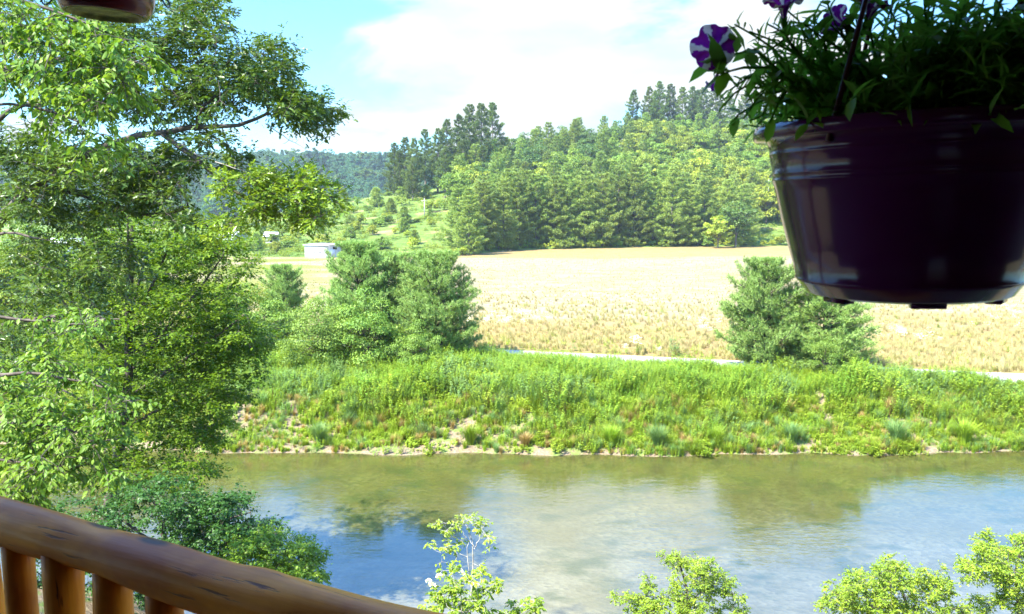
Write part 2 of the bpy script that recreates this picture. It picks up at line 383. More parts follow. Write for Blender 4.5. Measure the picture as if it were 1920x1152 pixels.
# ------------------------------------------------------------------ tree meshes
def rr(g_, a, b): return a + (b - a) * g_.random()
def pine_mesh(name, H, Rad, mat, seed, dens=1.0, nl=(.5, .8), nw=.13, bare=.08, tall=False, tuft=7, barkm='bark_far', droop=0., tiers=15, up=.45, pw=.62, plate=1.0, vn=1.0):
    g_ = np.random.default_rng(seed); wood = []; L = Leaves()
    zz = np.linspace(0, H, 8); tr_ = np.stack([np.cumsum(g_.normal(0, H * .004, 8)), np.cumsum(g_.normal(0, H * .004, 8)), zz], 1)
    wood.append((tr_, np.linspace(H * .016 + .05, .03, 8)))
    z = H * bare; step = H / tiers
    while z < H * .985:
        t = z / H
        if tall: prof = ((1 - t) ** .72) * (.62 + .38 * min(1, (t - bare) / .3 + .1)) + .04
        else: prof = (1 - t) ** pw * (.78 + .22 * min(1, (t - bare) / .2 + .1)) + .05
        nb = int(round(6.2 * dens ** .3)); a0 = g_.random() * 6.28
        for k in range(nb):
            if tall and g_.random() < .12: continue
            az = a0 + k * 6.283 / nb + g_.normal(0, .25); ln = Rad * prof * (rr(g_, .45, 1.2) if tall else rr(g_, .68, 1.15))
            rise = rr(g_, .05, .35) - droop + (.55 * max(0, t - .55))
            m_ = 6; s = np.linspace(0, 1, m_)
            pz = z + ln * (rise * s + .16 * s ** 2.5)
            q = np.stack([np.cos(az) * ln * s, np.sin(az) * ln * s, pz], 1)
            q[:, 0] += np.interp(z, zz, tr_[:, 0]); q[:, 1] += np.interp(z, zz, tr_[:, 1]); q[:, 2] = np.minimum(q[:, 2], H * 1.0 + .0 * ln)
            wood.append((q, np.linspace(.02 + .012 * ln, .012, m_)))
            # tufts on a flat plate around the branch
            nt_ = max(4, int((5 + ln * 4.2) * dens * plate))
            s_ = np.sqrt(g_.uniform(.06 if not tall else .2, 1.0, nt_)) * g_.uniform(.9, 1.02, nt_); c = np.stack([np.interp(s_, s, q[:, i]) for i in range(3)], 1)
            side = np.array([-math.sin(az), math.cos(az), 0]); wd = ln * (.30 * (1.15 - s_) + .07)
            off = g_.uniform(-1, 1, nt_)
            c = c + side * (off * wd)[:, None] + np.array([0, 0, 1]) * (g_.normal(0, .035 * vn, nt_) * ln ** .5 + .04)[:, None]
            out_ = np.array([math.cos(az), math.sin(az), 0])
            cl = g_.uniform(0, 1)
            C = np.repeat(c, tuft, 0); n = len(C)
            D = unit(rdir(n, g_) * .8 + out_ * .55 + side * np.repeat(off, tuft)[:, None] * .4 + np.array([0, 0, up]))
            L.add(C + rdir(n, g_) * .05, D, rdir(n, g_) * .6 + np.array([0, 0, 1]), g_.uniform(*nl, n), nw * g_.uniform(.7, 1.3, n), np.clip(.25 * cl + .55 * np.repeat(g_.random(nt_), tuft) + g_.uniform(0, .3, n), 0, 1))
        z += step * rr(g_, .8, 1.2)
    # leader
    C = np.tile(tr_[-1], (14, 1)) - np.array([0, 0, 1]) * g_.uniform(0, .06 * H, 14)[:, None]
    L.add(C, rdir(14, g_) * .6 + np.array([0, 0, 1.]), rdir(14, g_), g_.uniform(*nl, 14), nw, g_.random(14))
    return tubes_mesh('trunk', wood, M[barkm], 5), L.mesh('crown', mat, 'needle')

def broad_mesh(name, H, Rad, mat, seed, ncl=46, per=95, ls=(.35, .6), barkm='bark_far', base=.16, tpl='rhomb', flat=1.0):
    g_ = np.random.default_rng(seed); wood = []; L = Leaves()
    zc = H * (.5 + base / 2); rz = H * (.5 - base / 2)
    top = np.array([g_.normal(0, Rad * .08), g_.normal(0, Rad * .08), H * .8])
    s = np.linspace(0, 1, 6)[:, None]; tk = s * top + g_.normal(0, Rad * .02, (6, 3)) * s
    wood.append((tk, np.linspace(H * .018 + .05, .04, 6)))
    for k in range(ncl):
        u = rdir(1, g_)[0]; u[2] = u[2] * .9 + .12; rad = rr(g_, .55, 1.0) if k % 4 else rr(g_, .2, .55)
        lob = 1 + .18 * math.sin(3 * math.atan2(u[1], u[0]) + seed) + .12 * math.cos(5 * u[2] + seed)
        c = np.array([u[0] * Rad * rad * lob, u[1] * Rad * rad * lob, zc + u[2] * rz * rad * lob * flat])
        tt = rr(g_, .25, .8); a = np.array([np.interp(tt, s[:, 0], tk[:, i]) for i in range(3)])
        mid = a * .45 + c * .55 + np.array([0, 0, -.08 * H * g_.random()])
        wood.append((np.array([a, a * .7 + mid * .3 + g_.normal(0, .02 * Rad, 3), mid, c]), np.array([.014, .010, .007, .003]) * H * .6))
        cr = Rad * rr(g_, .20, .36); n = int(per * rr(g_, .7, 1.3))
        d = rdir(n, g_); d[:, 2] = np.abs(d[:, 2]) * .85 - .25 * g_.random(n)
        C = c + d * cr * (g_.uniform(.35, 1.0, n) ** .5)[:, None] * np.array([1, 1, .8])
        cv = g_.random()
        D = unit(np.cross(d, rdir(n, g_)) + d * .3 + np.array([0, 0, -.25]))
        L.add(C, D, d + .5 * rdir(n, g_) + np.array([0, 0, .5]), g_.uniform(*ls, n), g_.uniform(ls[0] * .55, ls[1] * .6, n), np.clip(.45 * cv + .6 * g_.random(n), 0, 1))
    return tubes_mesh('trunk', wood, M[barkm], 5), L.mesh('crown', mat, tpl)

ORD = ['first', 'second', 'third', 'fourth', 'fifth', 'sixth', 'seventh', 'eighth', 'ninth', 'tenth', 'eleventh', 'twelfth', 'thirteenth', 'fourteenth', 'fifteenth', 'sixteenth', 'seventeenth', 'eighteenth', 'nineteenth', 'twentieth']
def ordn(i): return ORD[i] if i < 20 else ('twenty-' + ORD[i - 20] if i < 29 else 'far')
def plant_tree(name, meshes, x, y, s, rz, label, group, sz=None, tilt=(0, 0), cat='tree', parts=('trunk', 'crown'), dz=-.1):
    e = empty(name, (x, y, g(x, y) + dz), label, cat, group)
    e.rotation_euler = (tilt[0], tilt[1], rz); e.scale = (s, s, sz or s)
    for pn, me in zip(parts, meshes):
        link(pn, me, e)
    return e

TALL = [pine_mesh('tall', 26, 7.2, M['pine_tall'], 100 + i, 1.0, (.40, .75), .17, .18 if i % 2 else .08, True, 9, tiers=26, up=.4, plate=1.5, vn=3.2) for i in range(4)]
STAND = [pine_mesh('stand', 21, 6.0, M['pine'], 200 + i, 1.3, (.38, .70), .14, .02, False, 9, tiers=14, up=.25, plate=1.5) for i in range(5)]
HPINE = [pine_mesh('hp', 16, 5.0, M['pine'], 300 + i, 1.0, (.45, .8), .17, .04, False, 8, tiers=14, up=.4, plate=1.2, vn=2.2) for i in range(3)]
BROAD = [broad_mesh('b', 13, 5.6, M['broad'], 400 + i, 50, 90, (.45, .75)) for i in range(3)]
LIME = [broad_mesh('l', 12, 5.4, M['broad_lime'], 410 + i, 50, 90, (.45, .75)) for i in range(3)]
DARK = [broad_mesh('d', 14, 5.6, M['broad_dark'], 420 + i, 50, 90, (.45, .75)) for i in range(2)]

def u2x(px, y): return (px - 960) / F * y
# front stand of pines at the foot of the hill
k = 0
row = np.linspace(878, 1385, 17)
for i, px in enumerate(row):
    y = y_fe(u2x(px, 240)) + rng.uniform(3, 8)
    h = np.interp(px, [870, 930, 1000, 1200, 1330, 1400], [.82, .98, 1.08, 1.12, 1.08, .85]) * rng.uniform(.93, 1.08)
    plant_tree('pine_tree', STAND[i % 5], u2x(px + rng.uniform(-8, 8), y), y, h, rng.uniform(0, 6), f'feathery blue-green pine in the front row of the hill-foot stand, {ordn(i)} from the left', 'pines in the stand at the foot of the hill', sz=h * rng.uniform(.9, 1.02))
row = np.linspace(868, 1400, 15)
for i, px in enumerate(row):
    y = y_fe(u2x(px, 250)) + rng.uniform(13, 20)
    h = np.interp(px, [870, 930, 1000, 1200, 1330, 1400], [.8, .95, 1.02, 1.06, 1.02, .85]) * rng.uniform(.94, 1.1)
    plant_tree('pine_tree', STAND[(i * 2 + 1) % 5], u2x(px + rng.uniform(-8, 8), y), y, h, rng.uniform(0, 6), f'feathery blue-green pine in the second row of the hill-foot stand, {ordn(i)} from the left', 'pines in the stand at the foot of the hill', sz=h * rng.uniform(.88, 1.0))
# woods on the slope, row by row
zones = {'pine': (HPINE, 'bushy dark green evergreen'), 'broad': (BROAD, 'rounded mid green broadleaf tree'), 'lime': (LIME, 'rounded yellow-green broadleaf tree'), 'dark': (DARK, 'dense dark green broadleaf tree')}
ri = 0
for j, dd in enumerate([28, 41, 55, 70, 86, 103, 120, 138, 155, 170]):
    pxs = np.arange(880 - j * 6 + (j % 2) * 14, 1520, 29 - j * .55)
    for i, px in enumerate(pxs):
        px = px + rng.uniform(-7, 7); x0 = u2x(px, 300); fe = y_fe(u2x(px, 270)); y = fe + dd * (np.interp((px - 960) / F, UX, UD) - fe) / 172 + rng.uniform(-5, 5)
        x = u2x(px, y); up = j / 9
        if px < 950 and j > 7: continue
        q = rng.random()
        if px < 1180 and up > .55: kind = 'pine' if q < .55 else 'dark'
        elif up > .85: kind = 'pine' if q < .3 else ('dark' if q < .5 else 'broad')
        elif px > 1180: kind = 'lime' if q < .5 else ('broad' if q < .82 else 'pine')
        else: kind = 'lime' if q < .25 else ('broad' if q < .6 else 'pine')
        ms, desc = zones[kind]; s = rng.uniform(.75, 1.15)
        plant_tree('hillside_evergreen' if kind == 'pine' else 'broadleaf_tree', ms[(i + j) % len(ms)], x, y, s, rng.uniform(0, 6), f'{desc}, slope row {["one","two","three","four","five","six","seven","eight","nine","ten"][j]} above the pines, {ordn(i)} from the left', 'trees wooding the hillside', sz=s * rng.uniform(.9, 1.15), dz=-.8)
# tall pines at the left shoulder and on the ridge
for i, (px, d, hs) in enumerate([(742, 330, .90), (762, 338, .98), (780, 312, .92), (800, 335, 1.02), (822, 318, 1.04), (840, 340, 1.12), (862, 322, 1.18), (880, 338, 1.28), (902, 328, 1.28), (925, 345, 1.22), (775, 300, .62), (835, 300, .80), (870, 305, .85), (752, 318, .72), (905, 308, .7)]):
    plant_tree('tall_pine', TALL[i % 4], u2x(px, d), d, hs * .93, i * 1.3, f'tall dark ragged pine on the left shoulder of the hill, {ordn(i)} of that clump', 'tall pines on the left shoulder')
for i, (px, d, hs) in enumerate([(1183, 418, .92), (1212, 424, .95), (1232, 420, 1.04), (1250, 428, 1.02), (1272, 424, .98), (1292, 430, 1.0), (1312, 424, .98), (1335, 430, 1.06), (1360, 424, .9), (1390, 430, 1.0), (1420, 428, 1.0), (1222, 434, .9), (1300, 438, 1.0)]):
    plant_tree('tall_pine', TALL[(i + 1) % 4], u2x(px, d), d, hs * 1.1, i * 2.1, f'tall dark pine against the sky on the ridge top, {ordn(i)} of the ridge group', 'tall pines on the ridge')
# a rounded pair at the right foot of the stand
plant_tree('broadleaf_tree', DARK[0], u2x(1378, 247), 247, 1.05, 1, 'large rounded green tree at the right end of the pine stand', 'trees at the end of the stand')
plant_tree('broadleaf_tree', LIME[1], u2x(1345, 241), 241, .82, 2, 'small lime green tree before the right end of the pine stand', 'trees at the end of the stand')
# bushes along the hill foot and over the open slope
BUSH = [broad_mesh('bush', 3.2, 2.2, M['broad_lime'], 500 + i, 18, 70, (.28, .45), base=.0) for i in range(3)]
BUSHD = [broad_mesh('bush', 3.2, 2.2, M['broad'], 510 + i, 18, 70, (.28, .45), base=.0) for i in range(2)]
SMALLP = [pine_mesh('sp', 4.6, 2.3, M['pine'], 520 + i, .8, (.35, .5), .11, .02, False, 7) for i in range(2)]
k = 0
for px in np.arange(850, 1500, 17):
    y = y_fe(u2x(px, 235)) - 1 + rng.uniform(0, 4); k += 1
    s = rng.uniform(.5, 1.15)
    plant_tree('bush', (BUSH + BUSHD)[k % 5], u2x(px, y), y, s, rng.uniform(0, 6), f'low bush at the field edge before the pine stand, {ordn(k - 1)} from the left' if k < 30 else f'low bush at the field edge, number {k} rightward, beyond the pines', 'bushes along the far field edge', cat='bush')
k = 0
for t in range(150):
    px = rng.uniform(395, 855); y = rng.uniform(196, 335); x = u2x(px, y)
    if px > 835 and y < 215: continue
    hb = abs(px - 600) < 50 and y < 200
    if hb: continue
    # thickets are denser on the right and along brush lines
    if vnoise(x, y, 9, 3) < -.05 and rng.random() < .3: continue
    k += 1; kind = rng.random(); s = rng.uniform(.5, 1.15) * (1.25 if px > 700 and y > 270 else 1)
    ms = SMALLP if kind < .16 else (BUSHD if kind < .6 else BUSH)
    plant_tree('small_pine' if kind < .16 else 'slope_bush', ms[k % 2], x, y, s, rng.uniform(0, 6), ('small dark evergreen' if kind < .16 else 'low green bush' if kind < .6 else 'low yellow-green bush') + ' scattered on the open slope behind the sheds', 'shrubs over the open slope', cat='small tree' if kind < .16 else 'bush')
for (px, y, s, ms, nm, lb) in [(233 / 2.4 + 680, 212, .8, SMALLP[0], 'small_pine', 'lone small conical evergreen on the grass left of the pine stand')]:
    plant_tree(nm, ms, u2x(px, y), y, s, 1, lb, None, cat='small tree')

# ------------------------------------------------------------------ scatter (stuff)
def scatter(name, pts, scl, rz, idx, protos, label, cat, tilt=.12):
    coll = bpy.data.collections.new(name + '_kit')
    for pn, me in protos:
        o = bpy.data.objects.new(pn, me); coll.objects.link(o)
    me = make_mesh(name, pts, np.zeros((0, 3), int))
    n = len(pts)
    a = me.attributes.new('sc', 'FLOAT', 'POINT'); a.data.foreach_set('value', np.asarray(scl, np.float32))
    a = me.attributes.new('idx', 'INT', 'POINT'); a.data.foreach_set('value', np.asarray(idx, np.int32))
    e = np.stack([rng.normal(0, tilt, n), rng.normal(0, tilt, n), rz], 1).astype(np.float32)
    a = me.attributes.new('rt', 'FLOAT_VECTOR', 'POINT'); a.data.foreach_set('vector', e.ravel())
    o = link(name, me)
    ng = bpy.data.node_groups.new(name, 'GeometryNodeTree')
    ng.interface.new_socket('Geometry', in_out='INPUT', socket_type='NodeSocketGeometry'); ng.interface.new_socket('Geometry', in_out='OUTPUT', socket_type='NodeSocketGeometry')
    gi = ng.nodes.new('NodeGroupInput'); go = ng.nodes.new('NodeGroupOutput')
    ci = ng.nodes.new('GeometryNodeCollectionInfo'); ci.inputs[0].default_value = coll; ci.inputs[1].default_value = True; ci.inputs[2].default_value = True
    ip = ng.nodes.new('GeometryNodeInstanceOnPoints'); ip.inputs['Pick Instance'].default_value = True
    def na(nm, ty):
        q = ng.nodes.new('GeometryNodeInputNamedAttribute'); q.data_type = ty; q.inputs[0].default_value = nm; return q.outputs[0]
    ng.links.new(gi.outputs[0], ip.inputs['Points']); ng.links.new(ci.outputs[0], ip.inputs['Instance'])
    ng.links.new(na('idx', 'INT'), ip.inputs['Instance Index']); ng.links.new(na('rt', 'FLOAT_VECTOR'), ip.inputs['Rotation']); ng.links.new(na('sc', 'FLOAT'), ip.inputs['Scale'])
    ng.links.new(ip.outputs[0], go.inputs[0])
    md = o.modifiers.new('scatter', 'NODES'); md.node_group = ng
    return tag(o, label, cat, kind='stuff')

def weed_dome(n, Rd, H, ls, mat, seed, stems=9):
    g_ = np.random.default_rng(seed); L = Leaves()
    for k in range(stems):
        a = g_.random() * 6.28; r = Rd * g_.random() ** .5; h = H * rr(g_, .55, 1.1) * (1 - .35 * (r / Rd) ** 2)
        lean = np.array([math.cos(a), math.sin(a), 0]) * .2 * h
        m_ = n // stems; t = g_.uniform(.05, 1, m_) ** .7
        C = np.array([math.cos(a) * r, math.sin(a) * r, 0]) + lean * (t ** 2)[:, None] + np.array([0, 0, 1]) * (t * h)[:, None]
        az = g_.random(m_) * 6.28; D = np.stack([np.cos(az), np.sin(az), .35 - .5 * g_.random(m_)], 1)
        L.add(C, D, np.tile([0, 0, 1.], (m_, 1)) + .5 * rdir(m_, g_), g_.uniform(*ls, m_) * (1.2 - .5 * t), ls[1] * .42 * (1.2 - .5 * t), np.clip(.35 * g_.random() + .65 * g_.random(m_), 0, 1))
    return L.mesh('weed', mat, 'rhomb')
def tuft(n, H, spread, mat, seed, w=.02):
    g_ = np.random.default_rng(seed); L = Leaves(); az = g_.random(n) * 6.28
    D = np.stack([np.cos(az) * spread * g_.random(n), np.sin(az) * spread * g_.random(n), np.ones(n)], 1)
    C = np.stack([np.cos(az), np.sin(az), np.zeros(n)], 1) * (g_.random(n) * .16)[:, None]
    out_ = np.stack([-np.cos(az), -np.sin(az), .4 + 0 * az], 1)
    L.add(C, D, out_, H * g_.uniform(.55, 1.1, n), w * g_.uniform(.7, 1.4, n), g_.random(n))
    return L.mesh('tuft', mat, 'blade')
def flowerstalks(n, H, mat, seed, fs=.05):
    g_ = np.random.default_rng(seed); L = Leaves()
    for k in range(n):
        c = np.append(g_.normal(0, .16, 2), H * rr(g_, .6, 1.1)); m_ = 5
        az = np.arange(m_) * 1.257; D = np.stack([np.cos(az), np.sin(az), .15 + 0 * az], 1)
        L.add(np.tile(c, (m_, 1)), D, np.tile([0, 0, 1.], (m_, 1)), fs, fs * .8, g_.random(m_))
    return L.mesh('bloom', mat, 'rhomb')

protos = [('a_leafy_weed', weed_dome(460, .55, .95, (.06, .11), M['weed'], 1, 15)), ('b_leafy_weed', weed_dome(460, .5, 1.2, (.055, .10), M['weed'], 2, 15)),
          ('c_stem_weed', weed_dome(380, .35, 1.45, (.06, .12), M['weed_lime'], 3, 9)), ('d_blue_weed', weed_dome(340, .5, .95, (.07, .12), M['weed_blue'], 4, 16)),
          ('e_lime_weed', weed_dome(300, .6, .6, (.09, .15), M['weed_lime'], 5, 12)), ('f_green_grass', tuft(170, .85, 1.0, M['weed_lime'], 6, .018)),
          ('g_dry_grass', tuft(170, .75, .9, M['grass_dry'], 7, .018)), ('h_blue_grass', tuft(170, .95, .9, M['weed_blue'], 8, .018))]
n = 36000
x = rng.uniform(-44, 42, n); t = rng.random(n); yf = y_far(x); y1 = y_road(x) - 3.7; y = yf + .05 + (y1 - yf - .05) * t
dist = y - yf; edge = y1 - y
keep = np.ones(n, bool)
bare = (vnoise(x, y * 1.3, 3.0, 21) + .4 * vnoise(x, y, .9, 5)) > .52
low = dist < 5
keep &= ~(low & bare & (rng.random(n) < .8))
keep &= ~((dist < .8) & (vnoise(x, y, 3.2, 31) < -.25) & (rng.random(n) < .93))
x, y, dist, edge = x[keep], y[keep], dist[keep], edge[keep]; n = len(x)
q = rng.random(n); pn = vnoise(x, y, 3.1, 41); pn2 = vnoise(x, y, 1.6, 43)
idx = np.where(q < .4, 0, np.where(q < .75, 1, 2))
idx = np.where((pn > .35) & (q < .7), 3, idx)
lo_ = dist < 4.2
idx = np.where(lo_ & (q < .30), 5, idx); idx = np.where(lo_ & (q >= .30) & (q < .47), 6, idx); idx = np.where(lo_ & (q >= .47) & (q < .62), 7, idx)
idx = np.where(lo_ & (pn2 > .2) & (q > .4), 4, idx)
idx = np.where((dist > 4) & (pn2 > .42), 4, idx); 
scl = rng.uniform(.6, 1.25, n) * (.62 + .38 * sstep(.5, 4.5, dist)) * (1 + .35 * vnoise(x, y, 2.4, 77)) * (.45 + .3 * (vnoise(x, y, 3.5, 19) > -.1) + .3 * sstep(.3, 4.5, edge))
z = gz(x, y)
scatter('weeds', np.stack([x, y, z - .03], 1), scl, rng.random(n) * 6.28, idx, protos, 'dense green weeds and grasses covering the far river bank', 'weeds')

# grass of the field: golden stems, thinner with distance
n = 34000
t = rng.random(n) ** 2.9; x = rng.uniform(-1, 1, n); y = 44 + 150 * t; x = x * (.68 * y + 6)
ok = y > y_road(x) + .15; x, y = x[ok], y[ok]; n = len(x)
pr2 = [('a_gold', tuft(46, .5, .8, M['grass_gold'], 20, .016)), ('b_gold', tuft(46, .6, .9, M['grass_gold'], 21, .016)), ('c_green', weed_dome(120, .3, .5, (.07, .12), M['weed_lime'], 22, 6)), ('d_bloom', flowerstalks(26, .6, M['white_bloom'], 23, .045))]
q = rng.random(n); edge = y - y_road(x); pn = vnoise(x, y, 6, 51)
idx = np.where(q < .5, 0, 1); idx = np.where((q > .88) & (edge < 5), 2, idx); idx = np.where((q > .95), 2, idx)
idx = np.where((pn > .1) & (q > .7) & (edge > 12) & (edge < 50), 3, idx)
scatter('field_grass', np.stack([x, y, gz(x, y) - .02], 1), rng.uniform(.6, 1.15, n) * (1 - .5 * sstep(10, 60, edge)), rng.random(n) * 6.28, idx, pr2, 'golden dry grass with drifts of white wildflowers in the hay field', 'grass')

# undergrowth on the slopes
n = 5200
px = rng.uniform(380, 1560, n); y = 190 + 250 * rng.random(n) ** 1.2; x = u2x(px, y); ok = (y > y_fe(x) + .5) & ((px > 860) | (vnoise(x, y, 11, 13) > -.12) | (y < y_fe(x) + 6)); x, y = x[ok], y[ok]; n = len(x)
pr3 = [('a_scrub', weed_dome(160, 1.5, 1.6, (.3, .5), M['broad_lime'], 60, 12)), ('b_scrub', weed_dome(160, 1.6, 1.9, (.3, .5), M['broad'], 61, 12))]
scatter('undergrowth', np.stack([x, y, gz(x, y) - .1], 1), rng.uniform(.4, 1.1, n), rng.random(n) * 6.28, rng.integers(0, 2, n), pr3, 'low green scrub covering the slopes under the trees', 'undergrowth', .1)

# the far wood behind the valley, and the woods beyond the ends of the hillside
FARP = [(nm, me) for nm, me in (('a_far_tree', broad_mesh('f', 17, 6.0, M['far'], 70, 30, 60, (.9, 1.4))[1]), ('b_far_tree', broad_mesh('f', 15, 6.5, M['far'], 71, 30, 60, (.9, 1.4))[1]),
        ('c_far_pine', pine_mesh('f', 24, 4.4, M['far'], 72, .8, (1.1, 1.6), .4, .15, False, 6)[1]), ('d_far_tree', broad_mesh('f', 19, 5.0, M['broad_dark'], 73, 30, 60, (.9, 1.4))[1]))]
n = 2600
uu = rng.uniform(-.75, -.02, n); y = rng.uniform(620, 975, n); x = uu * y
scatter('distant_forest', np.stack([x, y, gz(x, y) - 1], 1), rng.uniform(.7, 1.25, n), rng.random(n) * 6.28, rng.choice(4, n, p=[.40, .33, .05, .22]), FARP, 'dark blue-green wooded ridge across the far end of the valley', 'forest', .04)
n = 330
uu = rng.uniform(.375, .72, n); y = rng.uniform(265, 425, n); x = uu * y
scatter('hillside_forest', np.stack([x, y, gz(x, y) - 1], 1), rng.uniform(.6, .9, n), rng.random(n) * 6.28, rng.integers(0, 4, n), FARP, 'wooded hillside continuing behind the hanging flower pot', 'forest', .04)

# ------------------------------------------------------------------ riverside pines
RP = [pine_mesh('rp', 7.2, 3.9, M['pine_river'], 600 + i, 3.2, (.13, .24), .036, .03, False, 14, 'bark', tiers=19, up=.42, pw=.45, plate=1.05, vn=1.7) for i in range(3)]
RB = [broad_mesh('rb', 4.2, 2.6, M['thicket'], 610 + i, 60, 190, (.10, .17), 'bark', .0) for i in range(2)]
def rv(name, ms, px, y, s, lb, grp, sz=None, rz=0., cat='tree'): plant_tree(name, ms, u2x(px, y) , y, s, rz, lb, grp, sz=sz, cat=cat)
rv('riverside_pine', RP[0], 1438, 50.5, .86, 'bushy blue-green pine by the road, taller left one of the pair under the flower pot', 'pair of pines on the right of the far bank', rz=.4, sz=.96)
rv('riverside_pine', RP[1], 1553, 49.5, .92, 'blue-green pine by the road, lower right one of the pair under the flower pot', 'pair of pines on the right of the far bank', rz=2.2, sz=.80)
rv('riverside_pine', RP[2], 672, 54, .84, 'blue-green pine with vine-covered middle, left one of the left bank group', 'pines in the left bank group', rz=1, sz=1.08)
rv('riverside_pine', RP[0], 815, 53, .92, 'broad blue-green pine, right one of the left bank group above the road end', 'pines in the left bank group', rz=3, sz=1.0)
rv('riverside_pine', RP[1], 738, 56, .86, 'blue-green pine between and behind the two larger pines of the left bank group', 'pines in the left bank group', rz=5, sz=.97)
rv('riverside_pine', RP[0], 530, 63, .62, 'smaller pale green pine standing apart, left of the left bank group', None, rz=1.2, sz=.80)
rv('vine_thicket', RB[0], 690, 50, 1.0, 'yellow-green vine thicket climbing the pines of the left bank group', None, sz=1.1, cat='vine')
rv('bush', RB[1], 600, 49.5, .95, 'rounded yellow-green bush below the left bank pines, beside the mid-water tree', 'bushes below the left bank pines', cat='bush')
rv('bush', RB[0], 770, 48.6, .70, 'low green bush at the foot of the right pine of the left bank group', 'bushes below the left bank pines', rz=2, cat='bush')
rv('bush', RB[1], 1560, 46.5, .55, 'low green bush at the foot of the right-hand pine pair', 'bushes below the right bank pines', rz=2, cat='bush')
rv('bush', RB[0], 470, 52, 1.1, 'large green bush at the left end of the weedy bank beside the leafy maple', 'bushes below the left bank pines', rz=4, cat='bush')
LB8 = [broad_mesh('lb', 8.8, 4.2, M['broad_lime'] if i else M['broad'], 620 + i, 90, 210, (.13, .22), 'bark', .04) for i in range(2)]
for i, (px, y, s) in enumerate([(-40, 56, 1.0), (70, 60, 1.05), (190, 52, .85), (300, 60, .95), (395, 55, .7), (-150, 60, 1.1)]):
    rv('bank_tree', LB8[(i + 1) % 2], px, y, s, f'yellow-green bank tree seen through the maple crown, {ordn([-150,-40,70,190,300,395].index(px))} from the left', 'bank trees behind the maple', rz=i)
# roadside plants that stand out
ROADW = weed_dome(420, .45, 1.6, (.10, .2), M['weed_blue'], 80, 16)
for px, s, lb in ((1268, 1.0, 'tall blue-green weed on the field side of the road, left of the pine pair'), (1078, .45, 'small green weed beside the road, left of the white flowers')):
    xx = u2x(px, 56); yy = float(y_road(xx)) + .8; xx = u2x(px, yy)
    o = link('tall_weed', ROADW, None, (xx, yy, g(xx, yy))); o.scale = (s,) * 3; tag(o, lb, 'weed')
FB = flowerstalks(60, 1.1, M['white_bloom'], 81, .07); FG = weed_dome(200, .3, .9, (.08, .14), M['weed'], 82, 10)
for px, s, lb in ((1195, 1.1, 'tallest clump of white wildflowers beside the road'), (1175, .6, 'low clump of white wildflowers left of the tallest one by the road'), (1240, .5, 'low clump of white wildflowers left of the tall blue-green weed')):
    xx = u2x(px, 55); yy = float(y_road(xx)) + .6; xx = u2x(px, yy)
    e = empty('wildflower_clump', (xx, yy, g(xx, yy)), lb, 'wildflowers', 'white wildflowers by the road'); e.scale = (s,) * 3
    link('blossoms', FB, e); link('leaves', FG, e)
GT = [tuft(900, 1.1, .9, M['weed_lime'], 85, .016), tuft(900, 1.1, .8, M['weed_blue'], 86, .016), tuft(700, .9, .9, M['grass_dry'], 87, .015)]
for i, (px, kd, s, lb) in enumerate([(590, 1, 1.1, 'blue-green'), (880, 0, 1.0, 'lime green'), (1150, 0, 1.1, 'lime green'), (985, 2, .9, 'straw coloured'), (1240, 1, 1.15, 'blue-green'), (1350, 0, .9, 'lime green'), (1500, 1, 1.1, 'blue-green'), (1420, 2, .8, 'straw coloured'), (1700, 1, 1.25, 'blue-green'), (1830, 0, 1.3, 'lime green'), (1100, 2, .8, 'straw coloured')]):
    xx = u2x(px, 40.8); yy = float(y_far(xx)) + .7; xx = u2x(px, yy)
    o = link('grass_clump', GT[kd], None, (xx, yy, g(xx, yy) - .05)); o.scale = (s * 1.2, s * 1.2, s); o.rotation_euler[2] = i
    tag(o, f'{lb} grass clump hanging over the far waterline, {ordn(sorted([590,880,1150,985,1240,1350,1500,1420,1700,1830,1100]).index(px))} from the left', 'grass clump', 'grass clumps at the waterline')

# ------------------------------------------------------------------ traced near trees
def spline(pts, n):
    pts = np.array(pts, float); d = np.concatenate([[0], np.cumsum(np.linalg.norm(np.diff(pts, axis=0), axis=1))]); t = np.linspace(0, d[-1], n)
    q = np.stack([np.interp(t, d, pts[:, i]) for i in range(3)], 1)
    for _ in range(3): q[1:-1] = (q[:-2] + 2 * q[1:-1] + q[2:]) / 4
    return q
class Skel:
    def __init__(s, seed): s.g = np.random.default_rng(seed); s.w = []; s.pts = np.zeros((0, 3)); s.rad = np.zeros(0)
    def limb(s, pts, r0, r1, n=14, jit=.02):
        q = spline(pts, n); q[1:] += s.g.normal(0, jit, q[1:].shape); r = np.linspace(r0, r1, n)
        s.w.append((q, r)); s.pts = np.concatenate([s.pts, q]); s.rad = np.concatenate([s.rad, r]); return q
    def reach(s, c, sag=.06, thin=1.0, up=None):
        d = np.linalg.norm(s.pts - c, axis=1); i = int(np.argmin(d + .0 * s.rad)); a = s.pts[i]; L = d[i]
        n = max(3, min(7, int(L / .35) + 3)); t = np.linspace(0, 1, n)[:, None]
        q = a + (c - a) * t; q[:, 2] += (np.sin(np.pi * t[:, 0]) * L * s.g.uniform(-sag, sag * 1.4)); q[1:-1] += s.g.normal(0, .04 * L, q[1:-1].shape)
        r0 = min(s.rad[i] * .8, .006 + .012 * L * thin)
        r = np.linspace(r0, .0035, n); s.w.append((q, r)); s.pts = np.concatenate([s.pts, q[1:]]); s.rad = np.concatenate([s.rad, r[1:]])
        return unit((c - a)[None])[0]
def ellipse_targets(g_, cx, cy, rx, ry, d, dd, n):
    out_ = []
    while len(out_) < n:
        a, b = g_.uniform(-1, 1, 2)
        if a * a + b * b > 1: continue
        out_.append(P(cx + a * rx, cy + b * ry, d + g_.normal(0, dd)))
    return out_
